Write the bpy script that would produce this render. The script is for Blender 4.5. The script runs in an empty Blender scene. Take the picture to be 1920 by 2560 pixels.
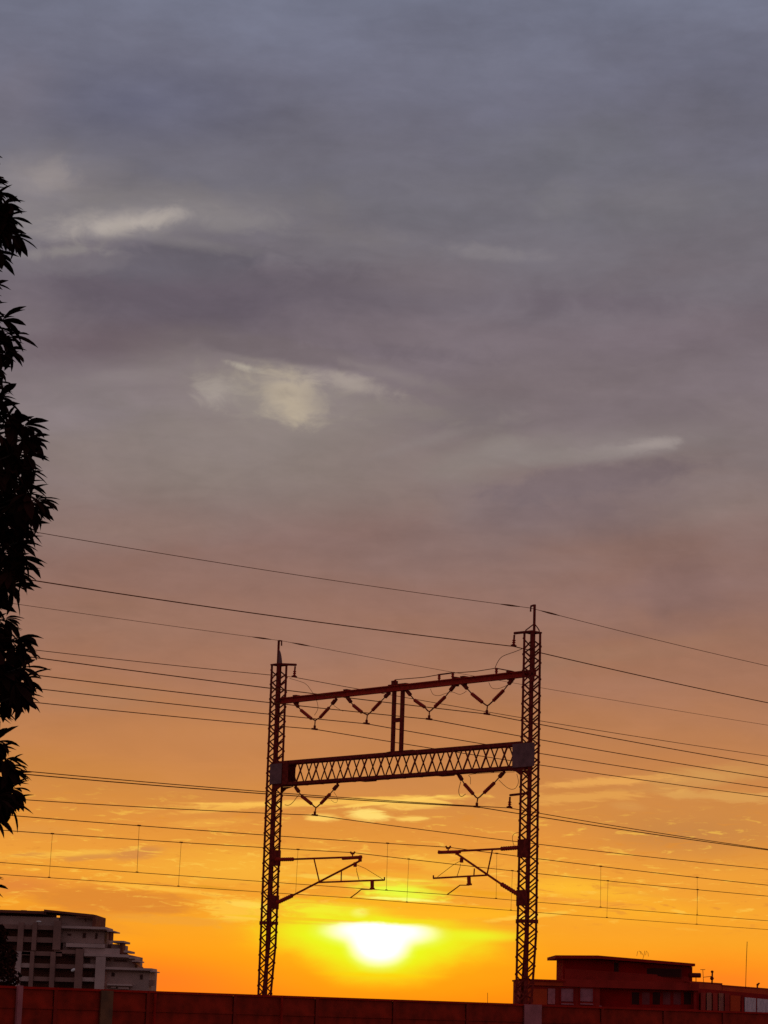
import bpy, bmesh, math, random
import numpy as np
from mathutils import Vector, Matrix

random.seed(7)
rng = random.Random(11)
SC = bpy.context.scene
COL = SC.collection
rad = math.radians

# ------------------------------------------------------------------ camera
EYE = 9.0
FPX, PITCH, ROLL = 5988.0, rad(11.69), rad(1.814)
FW = Vector((0, math.cos(PITCH), math.sin(PITCH)))
_R0 = Vector((1, 0, 0)); _U0 = Vector((0, -math.sin(PITCH), math.cos(PITCH)))
RT = math.cos(ROLL) * _R0 + math.sin(ROLL) * _U0
UP = -math.sin(ROLL) * _R0 + math.cos(ROLL) * _U0
cam_d = bpy.data.cameras.new('camera')
cam = bpy.data.objects.new('camera', cam_d); COL.objects.link(cam)
m3 = Matrix((RT, UP, -FW)).transposed()
cam.matrix_world = Matrix.Translation((0, 0, EYE)) @ m3.to_4x4()
cam_d.sensor_fit = 'VERTICAL'; cam_d.sensor_height = 24.0; cam_d.sensor_width = 18.0
cam_d.lens = 24.0 * FPX / 2560.0
cam_d.clip_start = 0.5; cam_d.clip_end = 9000
SC.camera = cam

def ray(x, y):                       # bearing of a point of the survey photograph
    return FW + RT * ((x - 960) / FPX) + UP * ((1280 - y) / FPX)
def at(x, y, Y):                     # the point on that bearing at forward distance Y
    d = ray(x, y); return Vector((0, 0, EYE)) + d * (Y / d.y)
def azel(x, y):
    d = ray(x, y)
    return math.degrees(math.atan2(d.x, d.y)), math.degrees(math.atan2(d.z, math.hypot(d.x, d.y)))
PPD = 104.5                          # survey pixels per degree

def lin(c):
    return tuple(((v / 255) / 12.92 if v / 255 <= 0.04045 else ((v / 255 + 0.055) / 1.055) ** 2.4) for v in c)

# ------------------------------------------------------------------ world: sunset sky under a cloud deck
SUN_AZ, SUN_EL = azel(945, 2365)
world = bpy.data.worlds.new('World'); SC.world = world
world.use_nodes = True
nt = world.node_tree; nt.nodes.clear(); NN = nt.nodes.new; LK = nt.links.new

def setin(sock, v):
    if isinstance(v, bpy.types.NodeSocket): LK(v, sock)
    else: sock.default_value = v
def M(op, a, b=0.0, c=0.0, clamp=False):
    n = NN('ShaderNodeMath'); n.operation = op; n.use_clamp = clamp
    setin(n.inputs[0], a); setin(n.inputs[1], b); setin(n.inputs[2], c)
    return n.outputs[0]
def MAPR(v, a, b, c=0.0, d=1.0, kind='SMOOTHSTEP'):
    n = NN('ShaderNodeMapRange'); n.interpolation_type = kind
    setin(n.inputs[0], v)
    for i, k in enumerate((a, b, c, d)): n.inputs[1 + i].default_value = k
    return n.outputs[0]
def MIX(f, a, b, blend='MIX'):
    n = NN('ShaderNodeMix'); n.data_type = 'RGBA'; n.blend_type = blend; n.clamp_factor = True
    setin(n.inputs[0], f)
    for s, v in ((6, a), (7, b)):
        if isinstance(v, bpy.types.NodeSocket): LK(v, n.inputs[s])
        else: n.inputs[s].default_value = (*v, 1.0)
    return n.outputs[2]
def NOISE(vec, scale, detail, rough=0.55, dist=0.0):
    n = NN('ShaderNodeTexNoise'); n.noise_dimensions = '3D'
    LK(vec, n.inputs['Vector']); n.inputs['Scale'].default_value = scale
    n.inputs['Detail'].default_value = detail; n.inputs['Roughness'].default_value = rough
    n.inputs['Distortion'].default_value = dist
    return n.outputs['Fac']
def VM(op, a, b):
    n = NN('ShaderNodeVectorMath'); n.operation = op
    setin(n.inputs[0], a); setin(n.inputs[1], b); return n

tc = NN('ShaderNodeTexCoord')
nrm = NN('ShaderNodeVectorMath'); nrm.operation = 'NORMALIZE'; LK(tc.outputs['Generated'], nrm.inputs[0])
DIR = nrm.outputs[0]
sep = NN('ShaderNodeSeparateXYZ'); LK(DIR, sep.inputs[0])
AZ = M('MULTIPLY', M('ARCTAN2', sep.outputs[0], sep.outputs[1]), 57.29578)
EL = M('MULTIPLY', M('ARCSINE', sep.outputs[2]), 57.29578)
comb = NN('ShaderNodeCombineXYZ'); LK(AZ, comb.inputs[0]); LK(EL, comb.inputs[1])
AE = comb.outputs[0]
STR = VM('MULTIPLY', DIR, (1.0, 1.0, 3.0)).outputs[0]          # flat layered cloud
STR2 = VM('MULTIPLY', DIR, (1.0, 1.0, 4.5)).outputs[0]
N1 = NOISE(STR, 13.0, 5, 0.52, 0.3)
N2 = NOISE(STR, 55.0, 6, 0.58, 0.4)
N3 = NOISE(STR2, 30.0, 6, 0.6, 0.8)
N5 = NOISE(VM('MULTIPLY', DIR, (1.0, 1.0, 1.7)).outputs[0], 70.0, 6, 0.62, 0.5)
N6 = NOISE(VM('MULTIPLY', DIR, (1.0, 1.0, 5.5)).outputs[0], 85.0, 6, 0.62, 0.7)
N7 = NOISE(VM('MULTIPLY', DIR, (1.0, 1.0, 1.9)).outputs[0], 22.0, 5, 0.55, 0.4)

elw = M('ADD', EL, M('MULTIPLY', M('SUBTRACT', N1, 0.5), M('MINIMUM', M('MULTIPLY', M('MAXIMUM', EL, 0.0), 0.22), 2.6)))
ramp = NN('ShaderNodeValToRGB'); LK(MAPR(elw, 0.0, 30.0, 0.0, 1.0, 'LINEAR'), ramp.inputs[0])
stops = [  # elevation by height in the photograph's middle column, colour seen there
    (2519, (255, 128, 14)), (2470, (255, 141, 16)), (2400, (255, 157, 24)), (2330, (250, 163, 38)), (2240, (243, 160, 48)),
    (2160, (238, 158, 56)), (2080, (226, 146, 60)), (2000, (211, 138, 68)), (1900, (197, 130, 77)),
    (1800, (182, 123, 83)), (1700, (167, 117, 91)), (1600, (155, 113, 95)), (1500, (147, 111, 99)), (1380, (139, 111, 105)),
    (1250, (134, 115, 111)), (1100, (129, 116, 117)), (950, (124, 112, 117)), (800, (119, 108, 115)), (650, (117, 111, 119)),
    (500, (113, 110, 119)), (350, (110, 108, 121)), (200, (112, 112, 129)), (0, (115, 118, 137))]
cr = ramp.color_ramp; cr.interpolation = 'LINEAR'
ents = [(max(0.0, azel(960, y)[1]) / 30.0, lin(c)) for y, c in stops] + [(1.0, lin((118, 118, 134)))]
cr.elements[0].position = ents[0][0]; cr.elements[0].color = (*ents[0][1], 1)
cr.elements[1].position = ents[-1][0]; cr.elements[1].color = (*ents[-1][1], 1)
for p, c in ents[1:-1]:
    e = cr.elements.new(p); e.color = (*c, 1)
col = ramp.outputs[0]
# away from the sunset the low sky loses its fire
away = MIX(MAPR(EL, 0.0, 25.0), lin((150, 126, 122)), lin((122, 118, 130)))
col = MIX(MAPR(M('ABSOLUTE', AZ), 20.0, 85.0), col, away)
def patch(x, y, rx, ry, c, s=1.0, rot=0.0, na=0.5, soft=0.9, noise=None, bright=1.0, el_top=None):
    """one cloud bank / break in the deck, at its bearing and elevation"""
    global col
    a, e = azel(x, y)
    mp = NN('ShaderNodeMapping'); mp.vector_type = 'TEXTURE'
    seq = NN('ShaderNodeVectorMath'); seq.operation = 'MULTIPLY_ADD'      # orders the evaluation, bank after bank
    LK(col, seq.inputs[0]); seq.inputs[1].default_value = (1e-9, 1e-9, 1e-9); LK(AE, seq.inputs[2]); LK(seq.outputs[0], mp.inputs[0])
    mp.inputs[1].default_value = (a, e, 0)
    mp.inputs[2].default_value = (0, 0, -(rad(rot) - ROLL))
    mp.inputs[3].default_value = (rx / PPD, ry / PPD, 1)
    L = NN('ShaderNodeVectorMath'); L.operation = 'LENGTH'; LK(mp.outputs[0], L.inputs[0])
    d = L.outputs['Value']
    if na: d = M('MULTIPLY_ADD', M('SUBTRACT', noise or N2, 0.5), 2 * na, d)
    m = MAPR(d, 1.0, 1.0 - soft * 1.15, 0.0, s)
    if el_top is not None:
        m = M('MULTIPLY', m, MAPR(M('MULTIPLY_ADD', M('SUBTRACT', N2, 0.5), 0.25, EL), el_top, el_top - 0.16))
    cc = tuple(v * bright for v in lin(c))
    col = MIX(m, col, cc)

P = patch
# --- upper deck
P(350, 255, 460, 150, (94, 95, 116), .7, na=.5, noise=N1)
P(1200, 180, 520, 130, (114, 115, 131), .45, na=.6, noise=N7)
P(40, 240, 170, 150, (122, 117, 130), .5, na=.6, noise=N7)
P(1450, 380, 360, 150, (113, 113, 121), .5, na=.9, noise=N7)
P(1330, 430, 300, 70, (102, 101, 111), .5, na=.8, noise=N7)
P(1640, 500, 280, 90, (119, 115, 121), .6, na=.9, noise=N7)
P(1250, 540, 420, 50, (105, 102, 111), .5, na=.9, noise=N7)
P(900, 650, 500, 60, (118, 113, 120), .5, na=.8, noise=N7)
P(90, 450, 250, 130, (146, 138, 140), .8, na=.7, noise=N7)
P(125, 445, 100, 60, (156, 147, 146), .7, -20, na=.9, noise=N5)
P(60, 540, 130, 60, (140, 133, 135), .6, na=.8, noise=N7)
P(500, 490, 230, 40, (114, 110, 118), .6, 8, na=.9, noise=N7)
P(430, 530, 520, 80, (134, 128, 130), .65, -3, na=.9, noise=N7)
P(280, 552, 420, 95, (140, 134, 135), .7, -6, na=.6, soft=1.0, noise=N7)
P(280, 560, 300, 55, (166, 157, 153), .9, -8, na=.75, noise=N5)
P(340, 556, 190, 30, (182, 172, 164), .85, -10, na=.8, noise=N5)
P(620, 555, 200, 48, (140, 134, 136), .7, 4, na=1.0, noise=N5)
P(860, 585, 240, 46, (128, 122, 127), .6, 6, na=1.0, noise=N5)
P(950, 740, 1250, 110, (108, 100, 110), .65, 2, na=.5, noise=N7)
P(420, 740, 780, 180, (100, 91, 102), .95, 3, na=.4, soft=.85, noise=N7)
P(430, 655, 330, 72, (101, 96, 106), .9, -2, na=.6, soft=.55, noise=N5)
P(150, 660, 230, 44, (120, 113, 120), .7, -6, na=.8, soft=.6, noise=N5)
P(170, 628, 160, 26, (146, 139, 137), .7, -8, na=1.0, noise=N5)
P(250, 860, 420, 80, (106, 92, 99), .75, -4, na=.5, noise=N7)
P(900, 850, 330, 80, (112, 101, 108), .6, na=.8, noise=N7)
P(1230, 632, 190, 26, (132, 126, 131), .75, 4, na=1.1, noise=N5)
P(1400, 500, 110, 80, (124, 121, 126), .5, -30, na=1.0, noise=N5)
P(1090, 700, 330, 90, (124, 114, 120), .5, 5, na=.7, noise=N7)
P(1650, 830, 360, 90, (119, 106, 114), .5, 0, na=.7, noise=N7)
# --- middle deck
P(250, 1010, 460, 130, (138, 127, 130), .75, -5, na=.4, noise=N7)
P(560, 1140, 760, 200, (143, 131, 125), .7, na=.5, noise=N1)
P(1550, 1010, 440, 130, (122, 110, 116), .55, na=.6, noise=N7)
P(1180, 1040, 260, 60, (122, 112, 114), .55, na=.7, noise=N7)
P(680, 985, 460, 170, (148, 138, 132), .8, 8, na=.6, soft=1.0, noise=N7)
P(690, 985, 260, 120, (156, 146, 136), .7, 10, na=.95, noise=N5)
P(715, 985, 150, 92, (180, 166, 148), .88, 25, na=.9, noise=N5)
P(735, 1010, 70, 60, (188, 173, 150), .6, 25, na=.8, noise=N5)
P(545, 985, 90, 55, (168, 157, 149), .8, 10, na=.9, noise=N5)
P(880, 958, 170, 38, (166, 154, 146), .8, 14, na=.95, noise=N5)
P(720, 880, 380, 36, (116, 105, 110), .9, 7, na=.7, soft=.45, noise=N5)
P(610, 917, 70, 14, (178, 168, 154), .9, 14, na=.9, noise=N5)
P(560, 1085, 300, 50, (141, 129, 125), .6, 0, na=.9, noise=N7)
P(1400, 1270, 500, 125, (124, 107, 111), .8, -6, na=.5, noise=N7)
P(1170, 1160, 320, 70, (142, 131, 126), .75, -9, na=.9, noise=N7)
P(1290, 1124, 130, 38, (152, 142, 137), .7, 6, na=1.0, noise=N5)
P(1450, 1120, 520, 70, (138, 127, 126), .7, -4, na=.7, soft=1.0, noise=N7)
P(1590, 1118, 210, 34, (150, 139, 137), .75, -7, na=1.0, noise=N5)
P(1640, 1110, 110, 20, (164, 152, 148), .7, -7, na=1.0, noise=N5)
P(1400, 1142, 200, 26, (144, 133, 130), .7, 0, na=1.0, noise=N5)
P(1460, 1205, 330, 52, (121, 106, 110), .85, -7, na=.7, soft=.5, noise=N5)
P(900, 1350, 500, 90, (137, 110, 105), .55, na=.6, noise=N7)
P(330, 1330, 420, 80, (146, 122, 113), .55, na=.7, noise=N7)
P(1650, 1480, 400, 120, (138, 108, 104), .65, na=.7, noise=N7)
P(1000, 1500, 330, 60, (152, 114, 102), .5, na=.8, noise=N7)
P(1500, 1640, 440, 44, (166, 124, 101), .5, -8, na=.9, noise=N3)
P(1700, 1570, 300, 40, (150, 112, 100), .5, -5, na=.9, noise=N3)
P(300, 1560, 420, 90, (156, 116, 98), .5, na=.7, noise=N7)
P(250, 1740, 260, 60, (172, 124, 92), .5, na=.8, noise=N3)
P(600, 1830, 420, 60, (206, 138, 84), .4, na=.8, noise=N3)
P(480, 606, 210, 24, (132, 126, 129), .6, 6, na=1.0, noise=N5)
P(330, 940, 260, 30, (142, 131, 132), .55, -8, na=1.0, noise=N5)
P(1010, 945, 240, 28, (138, 127, 127), .55, 16, na=1.0, noise=N5)
P(960, 1020, 320, 44, (142, 131, 127), .55, 6, na=1.0, noise=N5)
P(1130, 1085, 260, 26, (140, 129, 127), .55, -14, na=1.0, noise=N5)
P(1000, 880, 300, 30, (108, 98, 106), .6, 4, na=.9, noise=N5)
P(700, 690, 420, 34, (104, 96, 106), .55, -3, na=1.0, noise=N5)
P(1500, 760, 420, 40, (110, 100, 110), .5, 3, na=1.0, noise=N5)
# overall billow of the cloud deck
n = None
amp = MAPR(EL, 1.0, 9.0, 0.08, 0.36)
bil = M('ADD', 1.0, M('MULTIPLY', amp, M('ADD', M('SUBTRACT', N1, 0.5), M('ADD', M('MULTIPLY', M('SUBTRACT', N3, 0.5), 0.5), M('MULTIPLY', M('SUBTRACT', N7, 0.5), MAPR(EL, 3.0, 14.0, 0.0, 1.0))))))
bil = M('ADD', bil, M('MULTIPLY', M('SUBTRACT', N5, 0.5), MAPR(EL, 4.0, 9.0, 0.0, 0.16)))
n = NN('ShaderNodeVectorMath'); n.operation = 'SCALE'; LK(col, n.inputs[0]); LK(bil, n.inputs['Scale']); col = n.outputs[0]
# --- low streaks
P(1720, 2080, 420, 110, (193, 130, 72), .75, 0, na=.4, noise=N1)
P(1750, 1945, 320, 42, (214, 158, 88), .7, -6, na=1.0, noise=N3)
P(1500, 1955, 230, 15, (238, 172, 88), .75, -3, na=1.0, soft=.6, noise=N6)
P(1470, 1992, 260, 17, (232, 166, 82), .7, -3, na=1.1, soft=.6, noise=N6)
P(1800, 1990, 240, 18, (222, 164, 88), .7, 3, na=1.0, soft=.6, noise=N6)
P(1570, 2015, 60, 16, (214, 148, 78), .7, 6, na=.5, soft=.6, noise=N6)
P(820, 2006, 520, 12, (252, 194, 86), .85, -2, na=.9, soft=.6, noise=N6)
P(1030, 2010, 130, 20, (255, 202, 94), .8, -5, na=1.0, soft=.6, noise=N6)
P(925, 2037, 70, 20, (255, 212, 108), .95, 4, na=.95, soft=.6, noise=N6)
P(805, 2044, 56, 13, (252, 200, 96), .85, 2, na=.9, soft=.6, noise=N6)
P(1030, 2046, 60, 11, (250, 196, 92), .75, 0, na=.9, soft=.6, noise=N6)
P(560, 2022, 160, 10, (246, 182, 78), .7, -6, na=1.0, soft=.6, noise=N6)
P(520, 2058, 130, 14, (240, 170, 70), .6, -3, na=1.1, soft=.6, noise=N6)
P(90, 2075, 200, 24, (224, 150, 68), .6, 0, na=1.0, noise=N3)
P(620, 2165, 420, 70, (252, 188, 60), .65, 0, na=.5, noise=N3)
P(1080, 2165, 330, 60, (248, 184, 58), .6, 2, na=.9, noise=N3)
P(1430, 2225, 300, 44, (255, 190, 50), .9, 3, na=.5, noise=N3)
P(180, 2135, 260, 13, (246, 186, 74), .75, -2, na=1.1, soft=.6, noise=N6)
P(340, 2133, 90, 24, (214, 140, 70), .95, -7, na=.5, soft=.6, noise=N6)
P(215, 2144, 110, 10, (214, 142, 70), .8, -5, na=.9, soft=.6, noise=N6)
P(60, 2137, 70, 6, (216, 142, 66), .7, -5, na=.9, soft=.6, noise=N6)
P(60, 2215, 260, 48, (224, 132, 58), .9, 3, na=.4, noise=N3)
P(290, 2252, 270, 44, (222, 136, 50), .97, 3, na=.45, soft=.5, noise=N6)
P(120, 2300, 330, 60, (232, 140, 46), .7, 2, na=.5, noise=N3)
P(400, 2222, 260, 8, (252, 188, 66), .85, 5, na=1.1, soft=.6, noise=N6)
P(600, 2275, 130, 40, (255, 204, 74), .75, 6, na=1.1, soft=.5, noise=N6)
P(520, 2218, 60, 6, (232, 160, 40), .8, 6, na=.9, soft=.6, noise=N6)
P(430, 2300, 200, 16, (238, 160, 56), .7, 4, na=1.1, soft=.6, noise=N6)
P(1480, 2257, 200, 12, (238, 150, 58), .75, 6, na=1.0, soft=.6, noise=N6)
P(1640, 2240, 160, 7, (240, 164, 52), .7, 8, na=1.0, soft=.6, noise=N6)
P(1600, 2280, 420, 50, (255, 180, 42), .6, 2, na=.4, noise=N3)
P(925, 2036, 52, 13, (255, 220, 116), .9, 4, na=.6, soft=.4, noise=N6)
P(985, 2004, 200, 6, (255, 206, 96), .9, -6, na=.6, soft=.5, noise=N6)
P(1035, 2047, 50, 6, (252, 204, 98), .85, -2, na=.6, soft=.4, noise=N6)
P(800, 2046, 38, 8, (254, 206, 100), .85, 0, na=.6, soft=.4, noise=N6)
P(620, 2011, 220, 5, (252, 192, 86), .8, 1, na=.6, soft=.5, noise=N6)
P(620, 2262, 60, 9, (255, 214, 90), .7, 4, na=.9, soft=.4, noise=N6)
P(600, 2296, 70, 6, (255, 206, 80), .6, 4, na=.9, soft=.4, noise=N6)
P(560, 2222, 90, 5, (226, 150, 40), .6, 6, na=.6, soft=.5, noise=N6)
# --- broken gold and grey flecks in the low layer, all along the sunset side
fw = M('MULTIPLY', M('MULTIPLY', MAPR(EL, 1.7, 2.5), MAPR(EL, 5.2, 4.0)), MAPR(M('ABSOLUTE', AZ), 60.0, 20.0))
col = MIX(M('MULTIPLY', fw, MAPR(N6, .56, .68, 0.0, .55)), col, lin((255, 204, 80)))
col = MIX(M('MULTIPLY', fw, MAPR(N6, .43, .33, 0.0, .6)), col, lin((222, 140, 52)))
# --- light around the low sun and the little clouds in front of it
P(420, 2450, 480, 100, (255, 122, 34), .85, 3, na=.15, soft=1.0)
P(1830, 2455, 420, 100, (255, 126, 34), .8, 3, na=.15, soft=1.0)
P(945, 2400, 620, 190, (255, 178, 16), .75, 2, na=.1, soft=1.0)
P(945, 2345, 360, 120, (252, 214, 24), .85, 2, na=.12, soft=1.0)
P(820, 2275, 230, 34, (242, 240, 52), .9, 3, na=.8, noise=N6)
P(1000, 2222, 170, 50, (242, 232, 56), .9, 6, na=.9, noise=N6)
P(1000, 2232, 150, 34, (232, 255, 66), .97, 5, na=.7, noise=N6)
P(900, 2174, 170, 15, (242, 160, 46), .8, 0, na=1.0, noise=N6)
P(1010, 2178, 150, 16, (240, 158, 50), .75, 5, na=1.0, noise=N6)
P(760, 2200, 130, 12, (248, 176, 44), .75, 3, na=1.0, noise=N6)
P(1210, 2237, 180, 11, (242, 166, 36), .8, 4, na=.9, noise=N6)
P(960, 2197, 130, 7, (255, 226, 90), .7, 3, na=.9, noise=N6)
P(1030, 2250, 150, 6, (255, 244, 120), .8, 4, na=.9, noise=N6)
P(900, 2283, 30, 17, (255, 250, 130), .8, 0, na=.5, noise=N6)
P(945, 2345, 430, 90, (240, 240, 28), .9, 3, na=.16, soft=1.0)
P(935, 2343, 350, 74, (230, 255, 34), 1.0, 3, na=.12, soft=.75)
P(948, 2388, 230, 96, (232, 255, 30), 1.0, 2, na=.1, soft=.8)
P(1180, 2338, 190, 20, (234, 246, 40), .85, 2, na=.4, noise=N3)
P(1130, 2284, 240, 20, (254, 182, 36), .92, 1, na=.5, soft=.5, noise=N6)
P(720, 2306, 240, 5, (240, 190, 36), .6, 3, na=.9, noise=N6)
P(960, 2166, 120, 12, (238, 152, 50), .9, 2, na=.7, soft=.5, noise=N6)
P(1000, 2190, 90, 7, (244, 168, 50), .8, 4, na=.8, soft=.5, noise=N6)
P(820, 2192, 120, 7, (250, 206, 80), .7, 2, na=.8, soft=.5, noise=N6)
P(1180, 2228, 170, 8, (238, 160, 36), .85, 5, na=.7, soft=.5, noise=N6)
P(930, 2254, 220, 7, (248, 178, 34), .85, 3, na=.7, soft=.5, noise=N6)
P(1100, 2268, 240, 14, (252, 178, 34), .85, 3, na=.6, soft=.5, noise=N6)
P(1000, 2248, 90, 5, (250, 255, 120), .8, 3, na=.8, soft=.5, noise=N6)
P(760, 2298, 260, 5, (246, 196, 36), .7, 3, na=.5, soft=.5, noise=N6)
P(1330, 2290, 120, 8, (255, 206, 74), .6, -6, na=.9, soft=.5, noise=N6)
ETOP = azel(945, 2301)[1]
P(952, 2330, 190, 54, (255, 255, 170), 1.0, 2, na=.05, soft=.8, el_top=ETOP)
P(952, 2328, 165, 44, (255, 255, 255), 1.0, 2, na=.05, soft=.75, bright=1.5, el_top=ETOP)
P(948, 2360, 104, 78, (255, 255, 170), 1.0, 2, na=.05, soft=.75, el_top=ETOP)
P(948, 2357, 92, 66, (255, 255, 255), 1.0, 2, na=.04, soft=.7, bright=1.6, el_top=ETOP)
P(950, 2438, 200, 9, (255, 210, 8), .6, 2, na=.4, noise=N3)
# ground-side half of the dome
col = MIX(MAPR(EL, 0.0, -1.5), col, lin((70, 48, 40)))

sky = NN('ShaderNodeTexSky'); sky.sky_type = 'NISHITA'; sky.sun_disc = False
sky.sun_elevation = rad(SUN_EL); sky.sun_rotation = rad(SUN_AZ)
bg1 = NN('ShaderNodeBackground'); LK(sky.outputs[0], bg1.inputs[0]); bg1.inputs[1].default_value = 0.05
bg2 = NN('ShaderNodeBackground'); LK(col, bg2.inputs[0]); bg2.inputs[1].default_value = 1.0
mx = NN('ShaderNodeMixShader'); mx.inputs[0].default_value = 0.97        # cloud cover
LK(bg1.outputs[0], mx.inputs[1]); LK(bg2.outputs[0], mx.inputs[2])
wo = NN('ShaderNodeOutputWorld'); LK(mx.outputs[0], wo.inputs[0])
world.cycles.sampling_method = 'MANUAL'; world.cycles.sample_map_resolution = 256

sun_d = bpy.data.lights.new('sun', 'SUN'); sun_d.energy = 1.1; sun_d.angle = rad(0.5); sun_d.color = (1.0, 0.30, 0.05)
sun = bpy.data.objects.new('sun', sun_d); COL.objects.link(sun)
_sd = Vector((math.sin(rad(SUN_AZ)) * math.cos(rad(SUN_EL)), math.cos(rad(SUN_AZ)) * math.cos(rad(SUN_EL)), math.sin(rad(SUN_EL))))
sun.rotation_euler = _sd.to_track_quat('Z', 'Y').to_euler()
sun.location = (0, 0, 60)

SC.view_settings.view_transform = 'Standard'; SC.view_settings.look = 'None'
SC.view_settings.exposure = 0.0; SC.view_settings.gamma = 1.0; SC.view_settings.use_curve_mapping = False
SC.render.engine = 'CYCLES'
SC.cycles.use_denoising = False
SC.cycles.max_bounces = 4; SC.cycles.diffuse_bounces = 3; SC.cycles.glossy_bounces = 2
SC.render.filter_size = 2.1

# ------------------------------------------------------------------ materials
def material(name, base, rough=0.7, metal=0.0, var=0.25, scale=6.0, second=None, spec=0.4, bump=0.0, bscale=40.0):
    m = bpy.data.materials.new(name); m.use_nodes = True
    t = m.node_tree; b = t.nodes['Principled BSDF']
    tcn = t.nodes.new('ShaderNodeTexCoord')
    nz = t.nodes.new('ShaderNodeTexNoise'); nz.inputs['Scale'].default_value = scale; nz.inputs['Detail'].default_value = 6
    t.links.new(tcn.outputs['Object'], nz.inputs['Vector'])
    r = t.nodes.new('ShaderNodeValToRGB')
    sec = second or tuple(v * (1 - var) for v in base)
    hi = tuple(min(1, v * (1 + var * .6)) for v in base)
    r.color_ramp.elements[0].position = .32; r.color_ramp.elements[0].color = (*sec, 1)
    r.color_ramp.elements[1].position = .68; r.color_ramp.elements[1].color = (*hi, 1)
    t.links.new(nz.outputs['Fac'], r.inputs[0]); t.links.new(r.outputs[0], b.inputs['Base Color'])
    b.inputs['Roughness'].default_value = rough; b.inputs['Metallic'].default_value = metal
    b.inputs['Specular IOR Level'].default_value = spec
    if bump:
        n2 = t.nodes.new('ShaderNodeTexNoise'); n2.inputs['Scale'].default_value = bscale
        t.links.new(tcn.outputs['Object'], n2.inputs['Vector'])
        bp_ = t.nodes.new('ShaderNodeBump'); bp_.inputs['Strength'].default_value = bump
        t.links.new(n2.outputs['Fac'], bp_.inputs['Height']); t.links.new(bp_.outputs[0], b.inputs['Normal'])
    return m

MAT = {
    'steel': material('glare_tinted_steel', (.21, .021, .015), .8, scale=9, var=.45, spec=.06),  # grey steel; the red of the sun's glare is put into its base colour
    'plate': material('galvanised_plate', (.20, .085, .085), .7, scale=5, var=.25, spec=.10),
    'tube': material('glare_tinted_tube', (.42, .026, .014), .7, scale=8, var=.3, spec=.08),  # strong red here is low-sun glare painted into the tube colour
    'porcelain': material('brown_porcelain', (.40, .020, .008), .5, scale=20, var=.2, spec=.12),
    'wire': material('tarnished_copper', (.20, .05, .012), .8, scale=3, var=.2, spec=.05),
    'panel': material('red_barrier_panel', (.33, .020, .008), .8, scale=2.2, var=.5, second=(.17, .014, .006), bump=.25, bscale=30, spec=.06),  # sun's red veil added to the panel colour; the mottling is stains
    'coping': material('barrier_coping', (.42, .012, .005), .8, scale=2, var=.3, spec=.08),
    'post': material('barrier_post', (.46, .13, .14), .7, scale=3, var=.2, spec=.1),
    'recess': material('shaded_recess_wall', (.20, .075, .055), .9, scale=.4, var=.4, spec=.08),  # balcony shade and distance haze mixed into this wall colour
    'roofl': material('brown_roof_sheet', (.20, .06, .04), .9, scale=.5, var=.25, spec=.06),
    'glassl': material('unlit_window_glass', (.09, .035, .03), .5, scale=.6, var=.5, spec=.1),
    'duskpane': material('dim_window_pane', (.26, .045, .05), .5, scale=.8, var=.3, spec=.1),
    'rib': material('dark_barrier_post', (.28, .020, .010), .75, scale=3, var=.25, spec=.06),
    'post2': material('stained_barrier_post', (.17, .055, .018), .7, scale=3, var=.3),
    'conc': material('viaduct_concrete', (.30, .28, .26), .9, scale=.8, var=.25, bump=.2),
    'ground': material('dusk_ground', (.06, .065, .04), .95, scale=.05, var=.4),
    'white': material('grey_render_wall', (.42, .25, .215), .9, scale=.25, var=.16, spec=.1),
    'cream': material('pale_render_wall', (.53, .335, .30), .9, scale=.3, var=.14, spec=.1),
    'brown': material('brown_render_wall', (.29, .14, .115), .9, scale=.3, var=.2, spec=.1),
    'glassd': material('dark_window_glass', (.05, .006, .006), .4, scale=1, var=.1, spec=.08),
    'curtain': material('curtained_window', (.44, .14, .165), .6, scale=1.5, var=.2, spec=.1),
    'whitecur': material('white_curtain', (.62, .42, .46), .7, scale=1.5, var=.25),
    'brick': material('brick_red_wall', (.38, .024, .016), .9, scale=.5, var=.25, spec=.08),  # brick red, pushed further to carry the sunset glare in the colour
    'brick2': material('dark_brick_wall', (.34, .006, .005), .9, scale=.5, var=.25, spec=.08),  # same glare red put into the darker wall colour
    'orangewall': material('ochre_red_wall', (.55, .055, .016), .9, scale=.5, var=.2, spec=.08),
    'roofm': material('dark_roof_sheet', (.38, .014, .008), .8, scale=1, var=.2, spec=.08),
    'dark': material('dark_fitting', (.16, .014, .010), .7, scale=8, var=.2, spec=.1),
    'leaf': material('dusky_leaf', (.030, .008, .006), .8, scale=3, var=.4, second=(.016, .008, .005), spec=0.0),
    'bark': material('rough_bark', (.05, .03, .022), .95, scale=12, var=.4, bump=.5),
    'leaf2': material('far_leaf', (.045, .012, .008), .9, scale=1, var=.4, spec=0.0),
    'lampw': material('white_lantern_cover', (.8, .72, .70), .4, scale=8, var=.05),
}

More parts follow.
